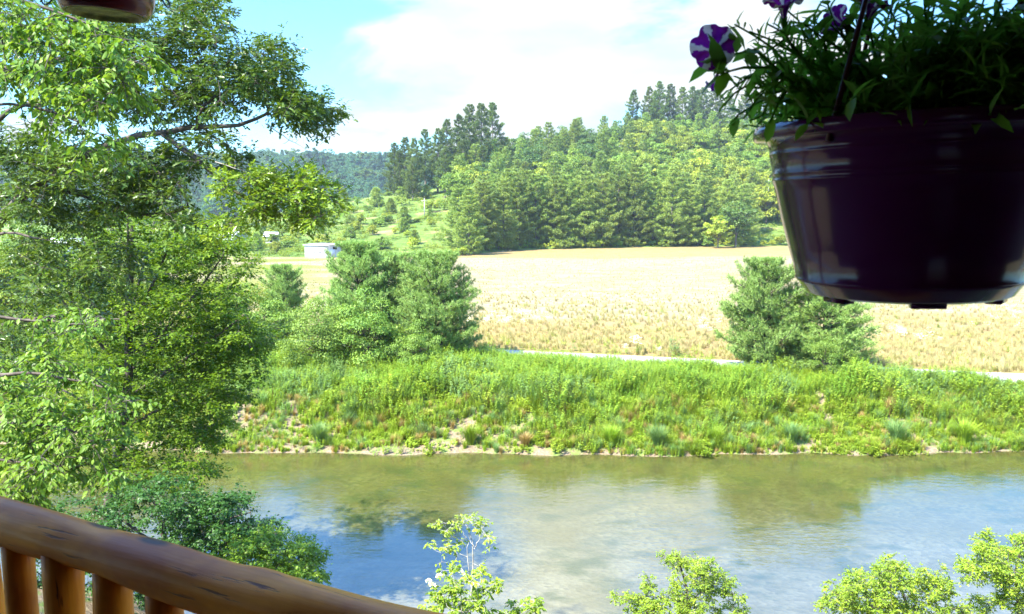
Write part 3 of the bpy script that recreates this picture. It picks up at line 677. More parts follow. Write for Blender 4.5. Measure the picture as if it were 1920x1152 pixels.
def spray(L, g_, c, dirn, n, Rr, ls, hang=.3, wr=.45, flat=.5, vb=0.):
    """a few twigs fan out from c, leaves set along them"""
    k = max(3, n // 9); tw = unit(rdir(k, g_) * np.array([1, 1, flat]) + dirn * .45) * (Rr * g_.uniform(.5, 1.1, k))[:, None]
    j = g_.integers(0, k, n); t = g_.uniform(.15, 1, n)
    C = c + tw[j] * t[:, None] + g_.normal(0, .04 * Rr, (n, 3)); C[:, 2] -= hang * .35 * Rr * t ** 2
    side = unit(np.cross(tw[j], np.array([0, 0, 1.])) + 1e-6) * np.where(g_.random(n) < .5, 1, -1)[:, None]
    D = unit(unit(tw[j]) * .6 + side * .8 + g_.normal(0, .3, (n, 3)) + np.array([0, 0, -hang]))
    Nn = np.array([0, 0, 1.]) + g_.normal(0, .45, (n, 3))
    cv = g_.random()
    L.add(C, D, Nn, g_.uniform(*ls, n), g_.uniform(ls[0] * wr, ls[1] * wr, n), np.clip(vb + .4 * cv + .55 * g_.random(n), 0, 1))
    return [(np.array([c, c + v * .5 + np.array([0, 0, -hang * .08 * Rr]), c + v + np.array([0, 0, -hang * .35 * Rr])]), np.array([.0035, .0025, .0015])) for v in tw]
def finish(S, parent, twigs=None, bark='bark', n=6, name='trunk'):
    link(name, tubes_mesh(name, S.w + (twigs or []), M[bark], n), parent)
def grow(S, L, targets, n, Rr, ls, hang, wr=.45, flat=.5, vb=0, order=True, tw=None, thin=1.0):
    T = list(targets)
    if order: T.sort(key=lambda c: np.linalg.norm(S.pts - c, axis=1).min())
    for c in T:
        d = S.reach(c, thin=thin); t = spray(L, S.g, c, d, int(n * S.g.uniform(.7, 1.3)), Rr, ls, hang, wr, flat, vb)
        if tw is not None: tw += t[:4]

# --- the oak whose limbs cross the sky; its trunk stands left of the frame
S = Skel(31); d0 = 15.0
tb = P(-190, 1000, d0); tb[2] = g(tb[0], d0) - .2
S.limb([tb, P(-185, 800, d0), P(-150, 600, d0), P(-110, 480, d0), P(-60, 300, d0), P(-30, 120, d0), P(0, -80, d0), P(20, -260, d0)], .34, .12, 20)
A = [P(-115, 490, d0), P(0, 418, 14.6), P(60, 345, 14.4), P(140, 300, 14.2), P(230, 258, 14), P(300, 250, 14), P(380, 236, 14), P(440, 241, 14), P(488, 229, 14.1), P(505, 212, 14.2)]
S.limb(A, .12, .028, 26, .012)
S.limb([P(-100, 470, d0), P(0, 352, 15), P(95, 348, 15.2), P(190, 375, 15.2), P(250, 404, 15.1), P(312, 409, 15), P(355, 386, 15)], .12, .03, 20, .012)
S.limb([P(305, 252, 14), P(345, 282, 14), P(385, 310, 13.9), P(425, 350, 13.8), P(455, 378, 13.8), P(520, 380, 13.7), P(600, 372, 13.6)], .045, .012, 16, .01)
S.limb([P(-70, 330, d0), P(0, 205, 14.5), P(60, 194, 14.2), P(132, 175, 14)], .06, .03, 10, .01)
S.limb([P(345, 392, 15), P(375, 412, 15), P(400, 435, 15), P(425, 446, 15)], .022, .008, 8, .01)
S.limb([P(-120, 500, d0), P(0, 426, 14.5), P(45, 442, 14.2), P(90, 450, 14)], .05, .015, 9, .01)
S.limb([P(-150, 640, d0), P(0, 612, 14.5), P(70, 594, 14.2), P(160, 590, 14)], .07, .02, 9, .01)
S.limb([P(-20, 100, d0), P(80, 40, 15), P(200, -10, 15.2), P(330, -40, 15.3)], .09, .03, 12, .02)
S.limb([P(-30, 140, d0), P(120, 110, 15.2), P(260, 100, 15.4), P(350, 60, 15.4), P(420, -10, 15.4)], .08, .02, 14, .02)
S.limb([P(370, 236, 14), P(372, 200, 14), P(400, 185, 14.1), P(430, 150, 14.3), P(470, 120, 14.4)], .035, .01, 12, .01)
oak_e = empty('oak_tree', tuple(tb), 'big oak whose dark leafy limbs reach across the sky from the left edge', 'tree')
L = Leaves(); TG = []
for (cx, cy, rx, ry, n) in [(90, 60, 150, 90, 52), (250, 50, 90, 75, 36), (350, 70, 70, 75, 36), (385, 25, 40, 35, 10), (180, 160, 130, 60, 36), (360, 150, 75, 45, 24), (440, 130, 50, 40, 22), (505, 112, 44, 34, 26), (480, 150, 40, 25, 12), (415, 185, 55, 28, 14), (530, 190, 45, 22, 18), (585, 205, 46, 30, 26), (545, 215, 30, 18, 8),
        (300, 200, 70, 30, 18), (60, 270, 90, 50, 34), (70, 330, 80, 50, 26), (190, 300, 80, 42, 30), (280, 335, 70, 42, 34), (340, 300, 40, 26, 12), (390, 265, 36, 20, 9), (60, 370, 70, 36, 22), (160, 400, 60, 22, 14), (240, 368, 70, 30, 16), (440, 300, 26, 20, 6), (330, 400, 24, 16, 5), (100, 470, 100, 34, 20), (90, 560, 110, 60, 40), (210, 500, 70, 40, 16), (30, 660, 80, 60, 26)]:
    TG += ellipse_targets(S.g, cx, cy, rx, ry, 14.6, .8, n)
tw = []
grow(S, L, TG * 1, 78, .46, (.10, .16), .25, .42, .6, 0, tw=tw)
L2 = Leaves(); TG = []
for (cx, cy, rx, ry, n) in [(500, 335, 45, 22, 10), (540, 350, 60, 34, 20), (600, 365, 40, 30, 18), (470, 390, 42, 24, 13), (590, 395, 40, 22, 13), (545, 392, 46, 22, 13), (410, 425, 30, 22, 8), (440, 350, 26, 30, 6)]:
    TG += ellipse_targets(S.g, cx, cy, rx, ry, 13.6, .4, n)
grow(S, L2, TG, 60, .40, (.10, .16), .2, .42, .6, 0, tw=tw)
finish(S, oak_e, tw)
oak_e.location = (0, 0, 0)
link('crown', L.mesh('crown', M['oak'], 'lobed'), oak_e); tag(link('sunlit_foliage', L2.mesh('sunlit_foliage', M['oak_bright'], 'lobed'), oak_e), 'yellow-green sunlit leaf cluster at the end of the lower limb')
dead = Skel(33); dead.limb([P(498, 232, 14.1), P(520, 250, 14.1), P(540, 262, 14.1), P(565, 275, 14.1)], .012, .003, 7, .01)
for e_ in ((545, 258), (575, 283), (530, 270), (560, 262)): dead.reach(P(*e_, 14.1))
dead.limb([P(330, 268, 14), P(370, 290, 13.8), P(410, 305, 13.7), P(455, 322, 13.6)], .02, .004, 9, .015)
for e_ in ((440, 300), (425, 325), (470, 330), (400, 285), (380, 312), (450, 310)): dead.reach(P(*e_, 13.7))
link('dead_branch', tubes_mesh('dead_branch', dead.w, M['bark_dead'], 5), oak_e)
def rebase(e, b):
    e.location = tuple(b)
    for ch in e.children: ch.location = tuple(-np.array(b))
rebase(oak_e, tb)

# --- beech sprays hanging in front, upper left and lower left
def hanging_tree(name, seed, base, trunk, limbs, clusters, lb, mat, n, Rr, ls, hang, tpl='leaf', bark='bark', cat='tree', wr=.5, flat=.5, r0=.12, thin=1.0, vb=0):
    S = Skel(seed); S.limb([base] + trunk, r0, r0 * .3, 16)
    for l_, ra in limbs: S.limb(l_, ra, ra * .3, 12, .012)
    L = Leaves(); TG = []
    for (cx, cy, rx, ry, d, dd, k) in clusters: TG += ellipse_targets(S.g, cx, cy, rx, ry, d, dd, k)
    tw = []; grow(S, L, TG, n, Rr, ls, hang, wr, flat, vb, tw=tw, thin=thin)
    e = empty(name, (0, 0, 0), lb, cat); finish(S, e, tw, bark, 5); link('crown', L.mesh('crown', mat, tpl), e); rebase(e, base); return e
b0 = P(-420, 900, 7.5); b0[2] = g(b0[0], 7.5) - .2
hanging_tree('beech_tree', 41, b0, [P(-400, 600, 7.5), P(-330, 300, 7.5), P(-260, 0, 7.5), P(-200, -250, 7.5)],
    [([P(-320, 260, 7.5), P(-150, 90, 7.4), P(0, 60, 7.3), P(140, 90, 7.2), P(235, 130, 7.2)], .03), ([P(-260, 0, 7.5), P(-60, -30, 7.4), P(90, 10, 7.3), P(200, 60, 7.2)], .028), ([P(-330, 300, 7.5), P(-100, 200, 7.4), P(60, 190, 7.3), P(150, 230, 7.2)], .026)],
    [(60, 40, 100, 45, 7.3, .35, 22), (190, 80, 65, 40, 7.2, .3, 16), (90, 120, 100, 40, 7.3, .3, 22), (215, 150, 70, 40, 7.2, .3, 18), (130, 200, 60, 40, 7.2, .3, 9), (180, 275, 45, 30, 7.2, .25, 5), (250, 120, 30, 25, 7.1, .2, 5)],
    'near beech with pale drooping leaves over the upper left corner', M['beech'], 56, .32, (.05, .085), .75, r0=.13)
b0 = P(-330, 1150, 8); b0[2] = g(b0[0], 8) - .2
hanging_tree('beech_tree', 43, b0, [P(-300, 1000, 8), P(-220, 860, 8), P(-160, 720, 8), P(-100, 580, 8)],
    [([P(-180, 760, 8), P(-40, 700, 7.8), P(90, 700, 7.6), P(200, 730, 7.5)], .03), ([P(-220, 860, 8), P(-60, 790, 7.8), P(80, 790, 7.6), P(180, 820, 7.5)], .03), ([P(-260, 900, 8), P(-60, 860, 7.8), P(60, 870, 7.6), P(140, 880, 7.5)], .025), ([P(-120, 620, 8), P(20, 590, 7.9), P(120, 610, 7.8), P(230, 600, 7.8)], .022)],
    [(90, 700, 120, 30, 7.7, .3, 20), (60, 780, 90, 40, 7.7, .35, 28), (160, 820, 80, 40, 7.6, .3, 22), (60, 860, 80, 40, 7.6, .35, 26), (150, 880, 60, 30, 7.5, .3, 9), (120, 610, 90, 30, 7.8, .3, 10), (30, 920, 60, 20, 7.6, .3, 9), (210, 760, 40, 25, 7.6, .2, 7)],
    'near beech with broad glossy drooping leaves filling the lower left above the log rail', M['beech'], 56, .30, (.045, .08), .8, r0=.1)
# --- the leafy maple at the water's edge, fine leaves, many rising limbs
d0 = 24.5
b0 = P(190, 1100, d0); b0[2] = g(b0[0], d0) - .3
lim = []
for (x1, y1, x2, y2, ra) in [(330, 430, 245, 620, .06), (150, 430, 238, 640, .06), (420, 480, 250, 690, .06), (240, 400, 240, 560, .06), (460, 590, 248, 740, .06), (80, 520, 238, 700, .055), (400, 700, 244, 800, .05), (60, 700, 236, 790, .05), (430, 540, 252, 660, .05), (200, 415, 238, 600, .05), (290, 410, 242, 600, .05), (380, 800, 236, 860, .05), (340, 900, 225, 890, .045), (100, 860, 225, 870, .045)]:
    dd = rng.uniform(-2, 2)
    lim.append(([P(x2, y2, d0), P((x1 + x2) / 2 * .9 + x2 * .1, y1 * .42 + y2 * .58, d0 + dd * .4), P(x1, y1, d0 + dd)], ra * 1.15))
hanging_tree('maple_tree', 45, b0, [P(200, 930, d0), P(228, 850, d0), P(240, 720, d0), P(243, 600, d0), P(245, 480, d0), P(246, 420, d0)], lim,
    [(260, 440, 130, 40, d0, 1.3, 60), (370, 500, 100, 60, d0, 1.4, 62), (200, 520, 150, 70, d0, 1.6, 75), (330, 600, 150, 60, d0, 1.6, 90), (430, 610, 80, 60, d0, 1.0, 45), (150, 620, 120, 70, d0, 1.6, 60), (310, 700, 150, 60, d0, 1.6, 80), (400, 720, 80, 60, d0, 1.0, 34), (330, 790, 110, 50, d0, 1.4, 48), (150, 740, 110, 60, d0, 1.5, 45), (300, 880, 100, 40, d0 - .5, 1.2, 38), (160, 860, 100, 50, d0, 1.3, 36), (440, 680, 50, 70, d0, .8, 18), (410, 460, 40, 40, d0, .8, 14), (400, 810, 55, 22, d0, .8, 9)],
    'large fine-leaved green maple rising from the near shore, its crown over the river left', M['maple'], 130, .66, (.08, .13), .25, tpl='rhomb', r0=.24, flat=.35, wr=.6)
# --- dark hemlock-like shade tree and the bright bush below it
d0 = 20.5
b0 = P(330, 1180, d0); b0[2] = g(b0[0], d0) - .3
hanging_tree('shade_tree', 47, b0, [P(320, 1100, d0), P(310, 1010, d0), P(290, 940, d0)],
    [([P(318, 1060, d0), P(380, 990, d0), P(470, 960, d0)], .05), ([P(315, 1040, d0), P(240, 980, d0), P(160, 950, d0)], .05), ([P(322, 1080, d0), P(400, 1020, d0), P(520, 1000, d0)], .04)],
    [(300, 930, 70, 36, d0, .8, 26), (370, 960, 70, 34, d0, .8, 32), (430, 950, 45, 26, d0, .6, 16), (250, 980, 100, 28, d0, .8, 20), (410, 1000, 80, 28, d0, .8, 36), (480, 990, 40, 24, d0, .5, 12), (160, 960, 70, 26, d0, .8, 9), (330, 1030, 110, 30, d0, .7, 36), (150, 1060, 120, 60, d0, .8, 30), (270, 1090, 90, 40, d0, .8, 24)],
    'dark green shade tree with drooping sprays just above the log rail', M['shade'], 150, .5, (.07, .11), .45, tpl='rhomb', r0=.14, flat=.3, wr=.6)
d0 = 19
b0 = P(500, 1180, d0); b0[2] = g(b0[0], d0) - .3
hanging_tree('bush', 49, b0, [P(500, 1120, d0), P(505, 1060, d0)],
    [([P(500, 1110, d0), P(550, 1060, d0), P(590, 1040, d0)], .025), ([P(500, 1110, d0), P(460, 1060, d0), P(430, 1030, d0)], .025)],
    [(540, 1040, 55, 36, d0, .6, 42), (480, 1050, 50, 30, d0, .6, 32), (585, 1055, 28, 30, d0, .5, 14), (530, 1090, 60, 26, d0, .6, 22), (450, 1030, 24, 20, d0, .5, 9), (510, 1010, 30, 14, d0, .4, 8)],
    'bright yellow-green bush leaning over the water beyond the rail', M['shrub'], 130, .36, (.06, .10), .2, tpl='rhomb', cat='bush', r0=.05)
# --- saplings and treetops below the porch
def stemtree(name, seed, px, d, pyb, pts, clusters, lb, mat, n, Rr, ls, bark='bark', cat='tree', hang=.3, r0=.04, tpl='leaf', vb=0., extra=None):
    b0 = P(px, pyb, d); b0[2] = g(b0[0], d) - .1
    lim = [(list(map(lambda q: P(q[0], q[1], d + q[2] if len(q) > 2 else d), l_)), r_) for l_, r_ in (extra or [])]
    return hanging_tree(name, seed, b0, [P(a, b, d) for a, b in pts], lim, [(cx, cy, rx, ry, d, dd, k) for cx, cy, rx, ry, dd, k in clusters], lb, mat, n, Rr, ls, hang, tpl, bark, cat, .5, .5, r0, .6, vb)
stemtree('sapling', 51, 880, 14.5, 1250, [(880, 1160), (886, 1110), (889, 1060), (889, 1020), (880, 985)],
    [(840, 985, 30, 14, .3, 9), (880, 980, 28, 14, .3, 10), (905, 985, 14, 14, .2, 6), (825, 1030, 28, 12, .3, 9), (850, 1015, 26, 10, .3, 6), (905, 1010, 14, 10, .2, 3), (842, 1055, 16, 8, .2, 3), (905, 1058, 8, 8, .2, 2), (918, 1024, 4, 4, .1, 1)],
    'thin pale-stemmed sapling with sparse yellow-green leaves standing up against the water', M['locust'], 22, .17, (.05, .08), 'bark_pale', r0=.035,
    extra=[([(886, 1120), (878, 1070), (877, 1020), (880, 990)], .014), ([(889, 1025), (872, 1005), (860, 990)], .010), ([(877, 1045), (850, 1035), (825, 1030)], .008), ([(889, 1030), (905, 1000), (908, 985)], .010)], vb=.2)
rh = stemtree('rhododendron', 52, 862, 13.2, 1260, [(865, 1190), (868, 1150), (866, 1120)],
    [(840, 1110, 36, 16, .3, 16), (835, 1135, 40, 16, .3, 18), (890, 1110, 40, 20, .3, 12), (925, 1105, 18, 14, .2, 5), (850, 1080, 36, 16, .3, 9), (880, 1140, 44, 16, .3, 14), (905, 1080, 14, 8, .2, 3)],
    'rhododendron with narrow leaves and a few white blooms at the foot of the pale sapling', M['locust'], 30, .15, (.06, .10), 'bark_pale', 'shrub', r0=.03, tpl='leaf')
bl = Leaves(); gb = np.random.default_rng(5)
for (a, b) in ((824, 1082), (808, 1098), (803, 1092), (866, 1076), (868, 1120), (892, 1098), (811, 1100)):
    c = P(a, b, 13.0); nn = 26; d = rdir(nn, gb); d[:, 2] = abs(d[:, 2])
    bl.add(c + d * .035, d, rdir(nn, gb), .035, .03, gb.random(nn))
link('blossoms', bl.mesh('blossoms', M['white_bloom'], 'rhomb'), rh).location = tuple(-np.array(rh.location))
stemtree('rhododendron', 53, 985, 13.4, 1260, [(985, 1200), (985, 1160)], [(985, 1142, 32, 12, .3, 16), (1008, 1128, 8, 8, .1, 3), (975, 1165, 40, 14, .3, 12)],
    'low rhododendron tip showing at the bottom edge, right of the sapling', M['locust'], 30, .14, (.06, .10), 'bark_pale', 'shrub', r0=.03)
stemtree('locust_tree', 54, 1290, 14.5, 1300, [(1288, 1200), (1292, 1130), (1296, 1080), (1270, 1045)],
    [(1262, 1052, 18, 18, .3, 9), (1298, 1068, 36, 18, .4, 18), (1330, 1062, 14, 14, .2, 6), (1300, 1105, 50, 26, .5, 30), (1352, 1092, 26, 22, .3, 13), (1210, 1098, 16, 16, .2, 6), (1180, 1122, 32, 9, .3, 11), (1235, 1125, 36, 20, .4, 16), (1270, 1145, 100, 18, .5, 48), (1380, 1125, 14, 14, .2, 5), (1385, 1148, 20, 10, .2, 6)],
    'feathery light green treetop at the bottom edge, left of the larger one', M['locust'], 90, .18, (.035, .065), r0=.06, tpl='rhomb',
    extra=[([(1291, 1140), (1250, 1120), (1180, 1118)], .014), ([(1292, 1130), (1330, 1100), (1355, 1085)], .014), ([(1294, 1110), (1262, 1075), (1258, 1050)], .012)])
stemtree('locust_tree', 55, 1700, 14.5, 1300, [(1700, 1220), (1705, 1160), (1700, 1110), (1660, 1060)],
    [(1660, 1060, 22, 20, .3, 12), (1640, 1085, 60, 20, .5, 34), (1700, 1080, 50, 20, .5, 30), (1590, 1100, 40, 18, .4, 20), (1570, 1128, 44, 16, .4, 20), (1650, 1120, 80, 26, .6, 56), (1740, 1105, 46, 26, .5, 30), (1766, 1082, 16, 14, .3, 7), (1720, 1145, 120, 18, .6, 60), (1830, 1135, 30, 16, .3, 10)],
    'wide feathery light green treetop at the bottom edge, between the two others', M['locust'], 90, .18, (.035, .065), r0=.07, tpl='rhomb')
stemtree('locust_tree', 56, 1930, 13.8, 1320, [(1920, 1200), (1905, 1120), (1900, 1060), (1925, 1000)],
    [(1905, 1010, 22, 18, .3, 10), (1850, 1010, 16, 16, .3, 8), (1858, 1040, 40, 22, .5, 28), (1905, 1060, 40, 34, .5, 36), (1830, 1070, 32, 18, .4, 18), (1890, 1110, 36, 36, .5, 34), (1812, 1058, 14, 10, .2, 4), (1930, 1130, 40, 50, .5, 30), (1960, 1050, 40, 60, .5, 34)],
    'tall light green treetop rising in the bottom right corner', M['locust'], 90, .18, (.035, .065), r0=.07, tpl='rhomb')

# ------------------------------------------------------------------ farm buildings and poles
M['tin'] = plain('tin_roof', (.62, .63, .64), .45, .4, 3, (.5, .5, .52))
M['board'] = plain('grey_boards', (.50, .51, .52), .85, .2, 3.5, (.36, .37, .38), .3, (6, 6, .4))
M['board_dark'] = plain('dark_boards', (.30, .31, .33), .85, .2, 3.5, (.22, .22, .24), .3, (6, 6, .4))
M['dark'] = plain('dark_opening', (.03, .03, .03), .8, .2)
M['pale'] = plain('pale_door', (.68, .68, .66), .7, .2, 3, (.55, .55, .54))
def gable(e, Lx, Wy, h, rise, shed=False):
    w = MB(); x, y = Lx / 2, Wy / 2
    if shed:
        w.add([(-x, -y, 0), (x, -y, 0), (x, y, 0), (-x, y, 0), (-x, -y, h), (x, -y, h), (x, y, h + rise), (-x, y, h + rise)], [(0, 1, 5, 4), (1, 2, 6, 5), (2, 3, 7, 6), (3, 0, 4, 7)])
    else:
        w.add([(-x, -y, 0), (x, -y, 0), (x, y, 0), (-x, y, 0), (-x, -y, h), (x, -y, h), (x, y, h), (-x, y, h), (-x, 0, h + rise), (x, 0, h + rise)], [(0, 1, 5, 4), (2, 3, 7, 6), (1, 2, 6, 9, 5), (3, 0, 4, 8, 7)])
    return w.build('wall', M['board'], e)
# the long shed, seen corner-on: broad wall to the left, end wall to the right
by = 188; bx = u2x(606, by)
e = empty('shed', (bx, by, g(bx, by)), 'weathered grey-white board shed with flat tin roof on the far field edge', 'shed')
e.rotation_euler[2] = R(-30)
gable(e, 6.5, 5.1, 2.75, .22, True)
w = MB()
x_, y_ = 3.25 + .3, 2.55 + .3
w.add([(-x_, -y_, 2.78), (x_, -y_, 2.78), (x_, y_, 3.02), (-x_, y_, 3.02), (-x_, -y_, 2.92), (x_, -y_, 2.92), (x_, y_, 3.16), (-x_, y_, 3.16)], [(0, 3, 2, 1), (4, 5, 6, 7), (0, 1, 5, 4), (1, 2, 6, 5), (2, 3, 7, 6), (3, 0, 4, 7)])
w.build('roof', M['tin'], e)
for xx in (-1.6, -.1, 1.5): w = MB(); w.box((xx, -2.56, 1.25), (.34, .05, .36)); w.build('window', M['dark'], e)
w = MB(); w.box((3.26, .5, 2.15), (.05, 1.4, .7)); w.build('window', M['dark'], e)
w = MB(); w.box((3.26, -1.9, 1.2), (.05, .45, .45)); w.build('window', M['dark'], e)
w = MB(); w.box((3.27, -.5, .95), (.07, 1.9, 1.8)); w.build('door', M['pale'], e)
# gambrel barn further left
by = 222; bx = u2x(438, by)
e = empty('barn', (bx, by, g(bx, by) - .2), 'small gambrel barn with pale tin roof half hidden behind the maple', 'barn'); e.rotation_euler[2] = R(-32)
w = MB(); y = 2.6
prof = [(-y, 0), (-y, 2.0), (-y * .62, 3.5), (0, 4.2), (y * .62, 3.5), (y, 2.0), (y, 0)]
V = [(s_ * 3.4, a, b) for s_ in (-1, 1) for a, b in prof]
w.add(V, [tuple(range(7, 14)), tuple(range(6, -1, -1)), (0, 7, 8, 1), (5, 12, 13, 6)]); w.build('wall', M['board_dark'], e)
w = MB(); q = [(-y - .15, 1.95), (-y * .64, 3.58), (0, 4.32), (y * .64, 3.58), (y + .15, 1.95)]
V = [(s_ * 3.6, a, b + o_) for o_ in (0, .1) for s_ in (-1, 1) for a, b in q]
Fs = [(i, i + 1, i + 6, i + 5) for i in range(4)] + [(10 + i, 15 + i, 16 + i, 11 + i) for i in range(4)] + [(0, 5, 15, 10), (4, 14, 19, 9)] + [(i, 10 + i, 11 + i, i + 1) for i in range(4)] + [(5 + i, 6 + i, 16 + i, 15 + i) for i in range(4)]
w.add(V, Fs); w.build('roof', M['tin'], e)
w = MB(); w.box((3.42, -.9, .8), (.06, 1.1, 1.5)); w.build('door', M['dark'], e)
w = MB(); w.box((3.42, .6, 2.1), (.06, .5, .8)); w.build('window', M['dark'], e)
for (px, by, L_, lb, nm) in ((511, 226, 3.6, 'tiny lean-to with pale tin roof between the barn and the shed', 'lean_to'), (128, 205, 7.5, 'white-roofed farmhouse glimpsed through the trees at far left', 'farmhouse')):
    bx = u2x(px, by); e = empty(nm, (bx, by, g(bx, by) - .1), lb, 'shed' if nm == 'lean_to' else 'house'); e.rotation_euler[2] = R(8)
    hh = 1.9 if nm == 'lean_to' else 2.6
    gable(e, L_, 3.4, hh, 1.0)
    w = MB(); hx, hy = L_ / 2 + .25, 1.95
    w.add([(-hx, -hy, hh - .16), (hx, -hy, hh - .16), (hx, 0, hh + 1.05), (-hx, 0, hh + 1.05), (hx, hy, hh - .16), (-hx, hy, hh - .16), (-hx, -hy, hh - .08), (hx, -hy, hh - .08), (hx, 0, hh + 1.13), (-hx, 0, hh + 1.13), (hx, hy, hh - .08), (-hx, hy, hh - .08)],
          [(0, 3, 2, 1), (3, 5, 4, 2), (6, 7, 8, 9), (9, 8, 10, 11), (0, 1, 7, 6), (5, 11, 10, 4), (0, 6, 9, 3), (3, 9, 11, 5), (1, 2, 8, 7), (2, 4, 10, 8)])
    w.build('roof', M['tin'], e)
    w = MB(); w.box((0, -1.715, .9), (.8, .05, 1.2)); w.build('door', M['dark'], e)
M['pole'] = plain('weathered_pole', (.5, .48, .44), .9, .1, 3, (.38, .36, .33))
for (px, d, h, lb) in ((797, 262, 6.0, 'pale utility pole on the open slope left of the pine stand'), (1436, 300, 12.0, 'utility pole among trees beside the flower pot rim')):
    x = u2x(px, d); e = empty('utility_pole', (x, d, g(x, d)), lb, 'pole')
    w = MB(); w.tube([(0, 0, -.3), (0, 0, h)], [.17, .11], 8); w.build('post', M['pole'], e, True)
    w = MB(); w.box((0, -.13, h - .8), (2.0, .12, .14)); w.build('crossarm', M['pole'], e)

# ------------------------------------------------------------------ the porch
M['log'] = None
m, nt, out = newmat('varnished_log')
cc = coords(nt, (1, 1, 1)); st2 = coords(nt, (2.2, 30, 30)); f1 = noise(nt, 1.0, 6, st2, rough=.6); f2 = noise(nt, 5, 4, coords(nt, (.6, 1, 1)), lo=.4, hi=.62)
col = mixc(nt, mixc(nt, (.92, .33, .022), (.68, .19, .009), f1), (.42, .10, .006), f2)
v = N(nt, 'TexVoronoi'); v.inputs['Scale'].default_value = 1.0; nt.links.new(coords(nt, (3.0, 8, 8)), v.inputs['Vector'])
kr = N(nt, 'MapRange'); kr.inputs[1].default_value = .17; kr.inputs[2].default_value = .10; nt.links.new(v.outputs['Distance'], kr.inputs[0])
ck = noise(nt, 1.0, 5, coords(nt, (5, 70, 70)), rough=.6, lo=.64, hi=.70)
col = mixc(nt, mixc(nt, col, (.11, .035, .008), kr.outputs[0]), (.20, .06, .012), ck)
bb = N(nt, 'Math', operation='SUBTRACT'); nt.links.new(f1, bb.inputs[0]); nt.links.new(ck, bb.inputs[1])
principled(nt, out, col, .45, .15, bump(nt, bb.outputs[0], .3, .003), Coat_Weight=.08, Coat_Roughness=.25); M['log'] = m
FLOOR = CAMZ - 1.68
def on_plane(px, py, z):
    v = 576 - py; d = np.array([px - 960, F * cp_ + v * sp_, -F * sp_ + v * cp_]); k = (z - CAMZ) / d[2]; return np.array([0, 0, CAMZ]) + d * k
rz_ = CAMZ - .72
a = on_plane(0, 985, rz_); b = on_plane(760, 1190, rz_); dr = (b - a) / np.linalg.norm(b - a); Lr = np.linalg.norm(b - a)
ang = math.atan2(dr[1], dr[0])
start = a - dr * 1.3; total = Lr + 1.3 + .9
rail = empty('porch_railing', tuple(start[:2]) + (FLOOR,), 'varnished orange log railing running down from the lower left corner', 'railing'); rail.rotation_euler[2] = ang
nseg, ns = 110, 28
gr_ = np.random.default_rng(9); V = []
for i in range(nseg + 1):
    s_ = total * i / nseg; th = np.arange(ns) * 2 * np.pi / ns
    r = .0565 + .0035 * math.sin(s_ * 2.3 + 1) + .0025 * math.sin(s_ * 7) + .0015 * math.sin(s_ * 17 + 2) + .0016 * np.sin(3 * th + s_ * 3) + .0012 * np.sin(5 * th - s_ * 9)
    for ks, kth, ka in ((1.3 + .62, -1.1, .007), (1.3 + .40, -.9, .005), (1.3 + .80, 1.2, .006), (1.3 + .13, .3, .004)):
        dth = np.angle(np.exp(1j * (th - kth))); r = r + ka * np.exp(-((s_ - ks) / .05) ** 2 - (dth / .4) ** 2)
    cz = rz_ - FLOOR + .010 * math.sin(s_ * 1.9 + .5) + .004 * math.sin(s_ * 5.2); cyy = .008 * math.sin(s_ * 1.4)
    V.append(np.stack([np.full(ns, s_), cyy + r * np.cos(th), cz + r * np.sin(th)], 1))
V = np.concatenate(V); i, j = np.meshgrid(np.arange(nseg), np.arange(ns), indexing='ij')
Fs = np.stack([i * ns + j, (i + 1) * ns + j, (i + 1) * ns + (j + 1) % ns, i * ns + (j + 1) % ns], -1).reshape(-1, 4)
link('handrail', make_mesh('handrail', V, [Fs, np.array([list(range(ns))]), np.array([[nseg * ns + k for k in range(ns)][::-1]])], M['log'], True), rail)
M['log_v'] = M['log'].copy(); M['log_v'].name = 'varnished_baluster'
for nd in M['log_v'].node_tree.nodes:
    if nd.type == 'MAPPING':
        s_ = nd.inputs['Scale'].default_value; nd.inputs['Scale'].default_value = (s_[1], s_[2], s_[0])
def s_at(px):      # distance along the rail of the point under this column
    q = on_plane(px, 985 + (px / 760) * 205, rz_); return float(np.dot(q - start, dr))
sp0 = s_at(36); dsp = (s_at(205) - s_at(36)) / 2
k = -9
for k in range(-9, 14):
    s_ = sp0 + k * dsp
    if s_ < .05 or s_ > total - .05: continue
    w = MB(); n_ = 12; zz = np.linspace(.12, rz_ - FLOOR - .02, n_)
    w.tube(np.stack([s_ + .004 * np.sin(zz * 5 + k), .004 * np.cos(zz * 4 + k), zz], 1), .037 + .004 * np.sin(zz * 6 + k * 1.7) + (.003 if k % 2 else 0), 16)
    w.build('baluster', M['log_v'], rail, True)
w = MB(); w.tube([(0, 0, .1), (total * .5, .003, .105), (total, 0, .1)], [.045, .043, .045], 16); w.build('bottom_rail', M['log'], rail, True)
w = MB(); w.tube([(-.06, 0, 0), (-.06, 0, 1.9), (-.06, 0, 2.7)], [.08, .078, .078], 16); w.build('post', M['log_v'], rail, True)

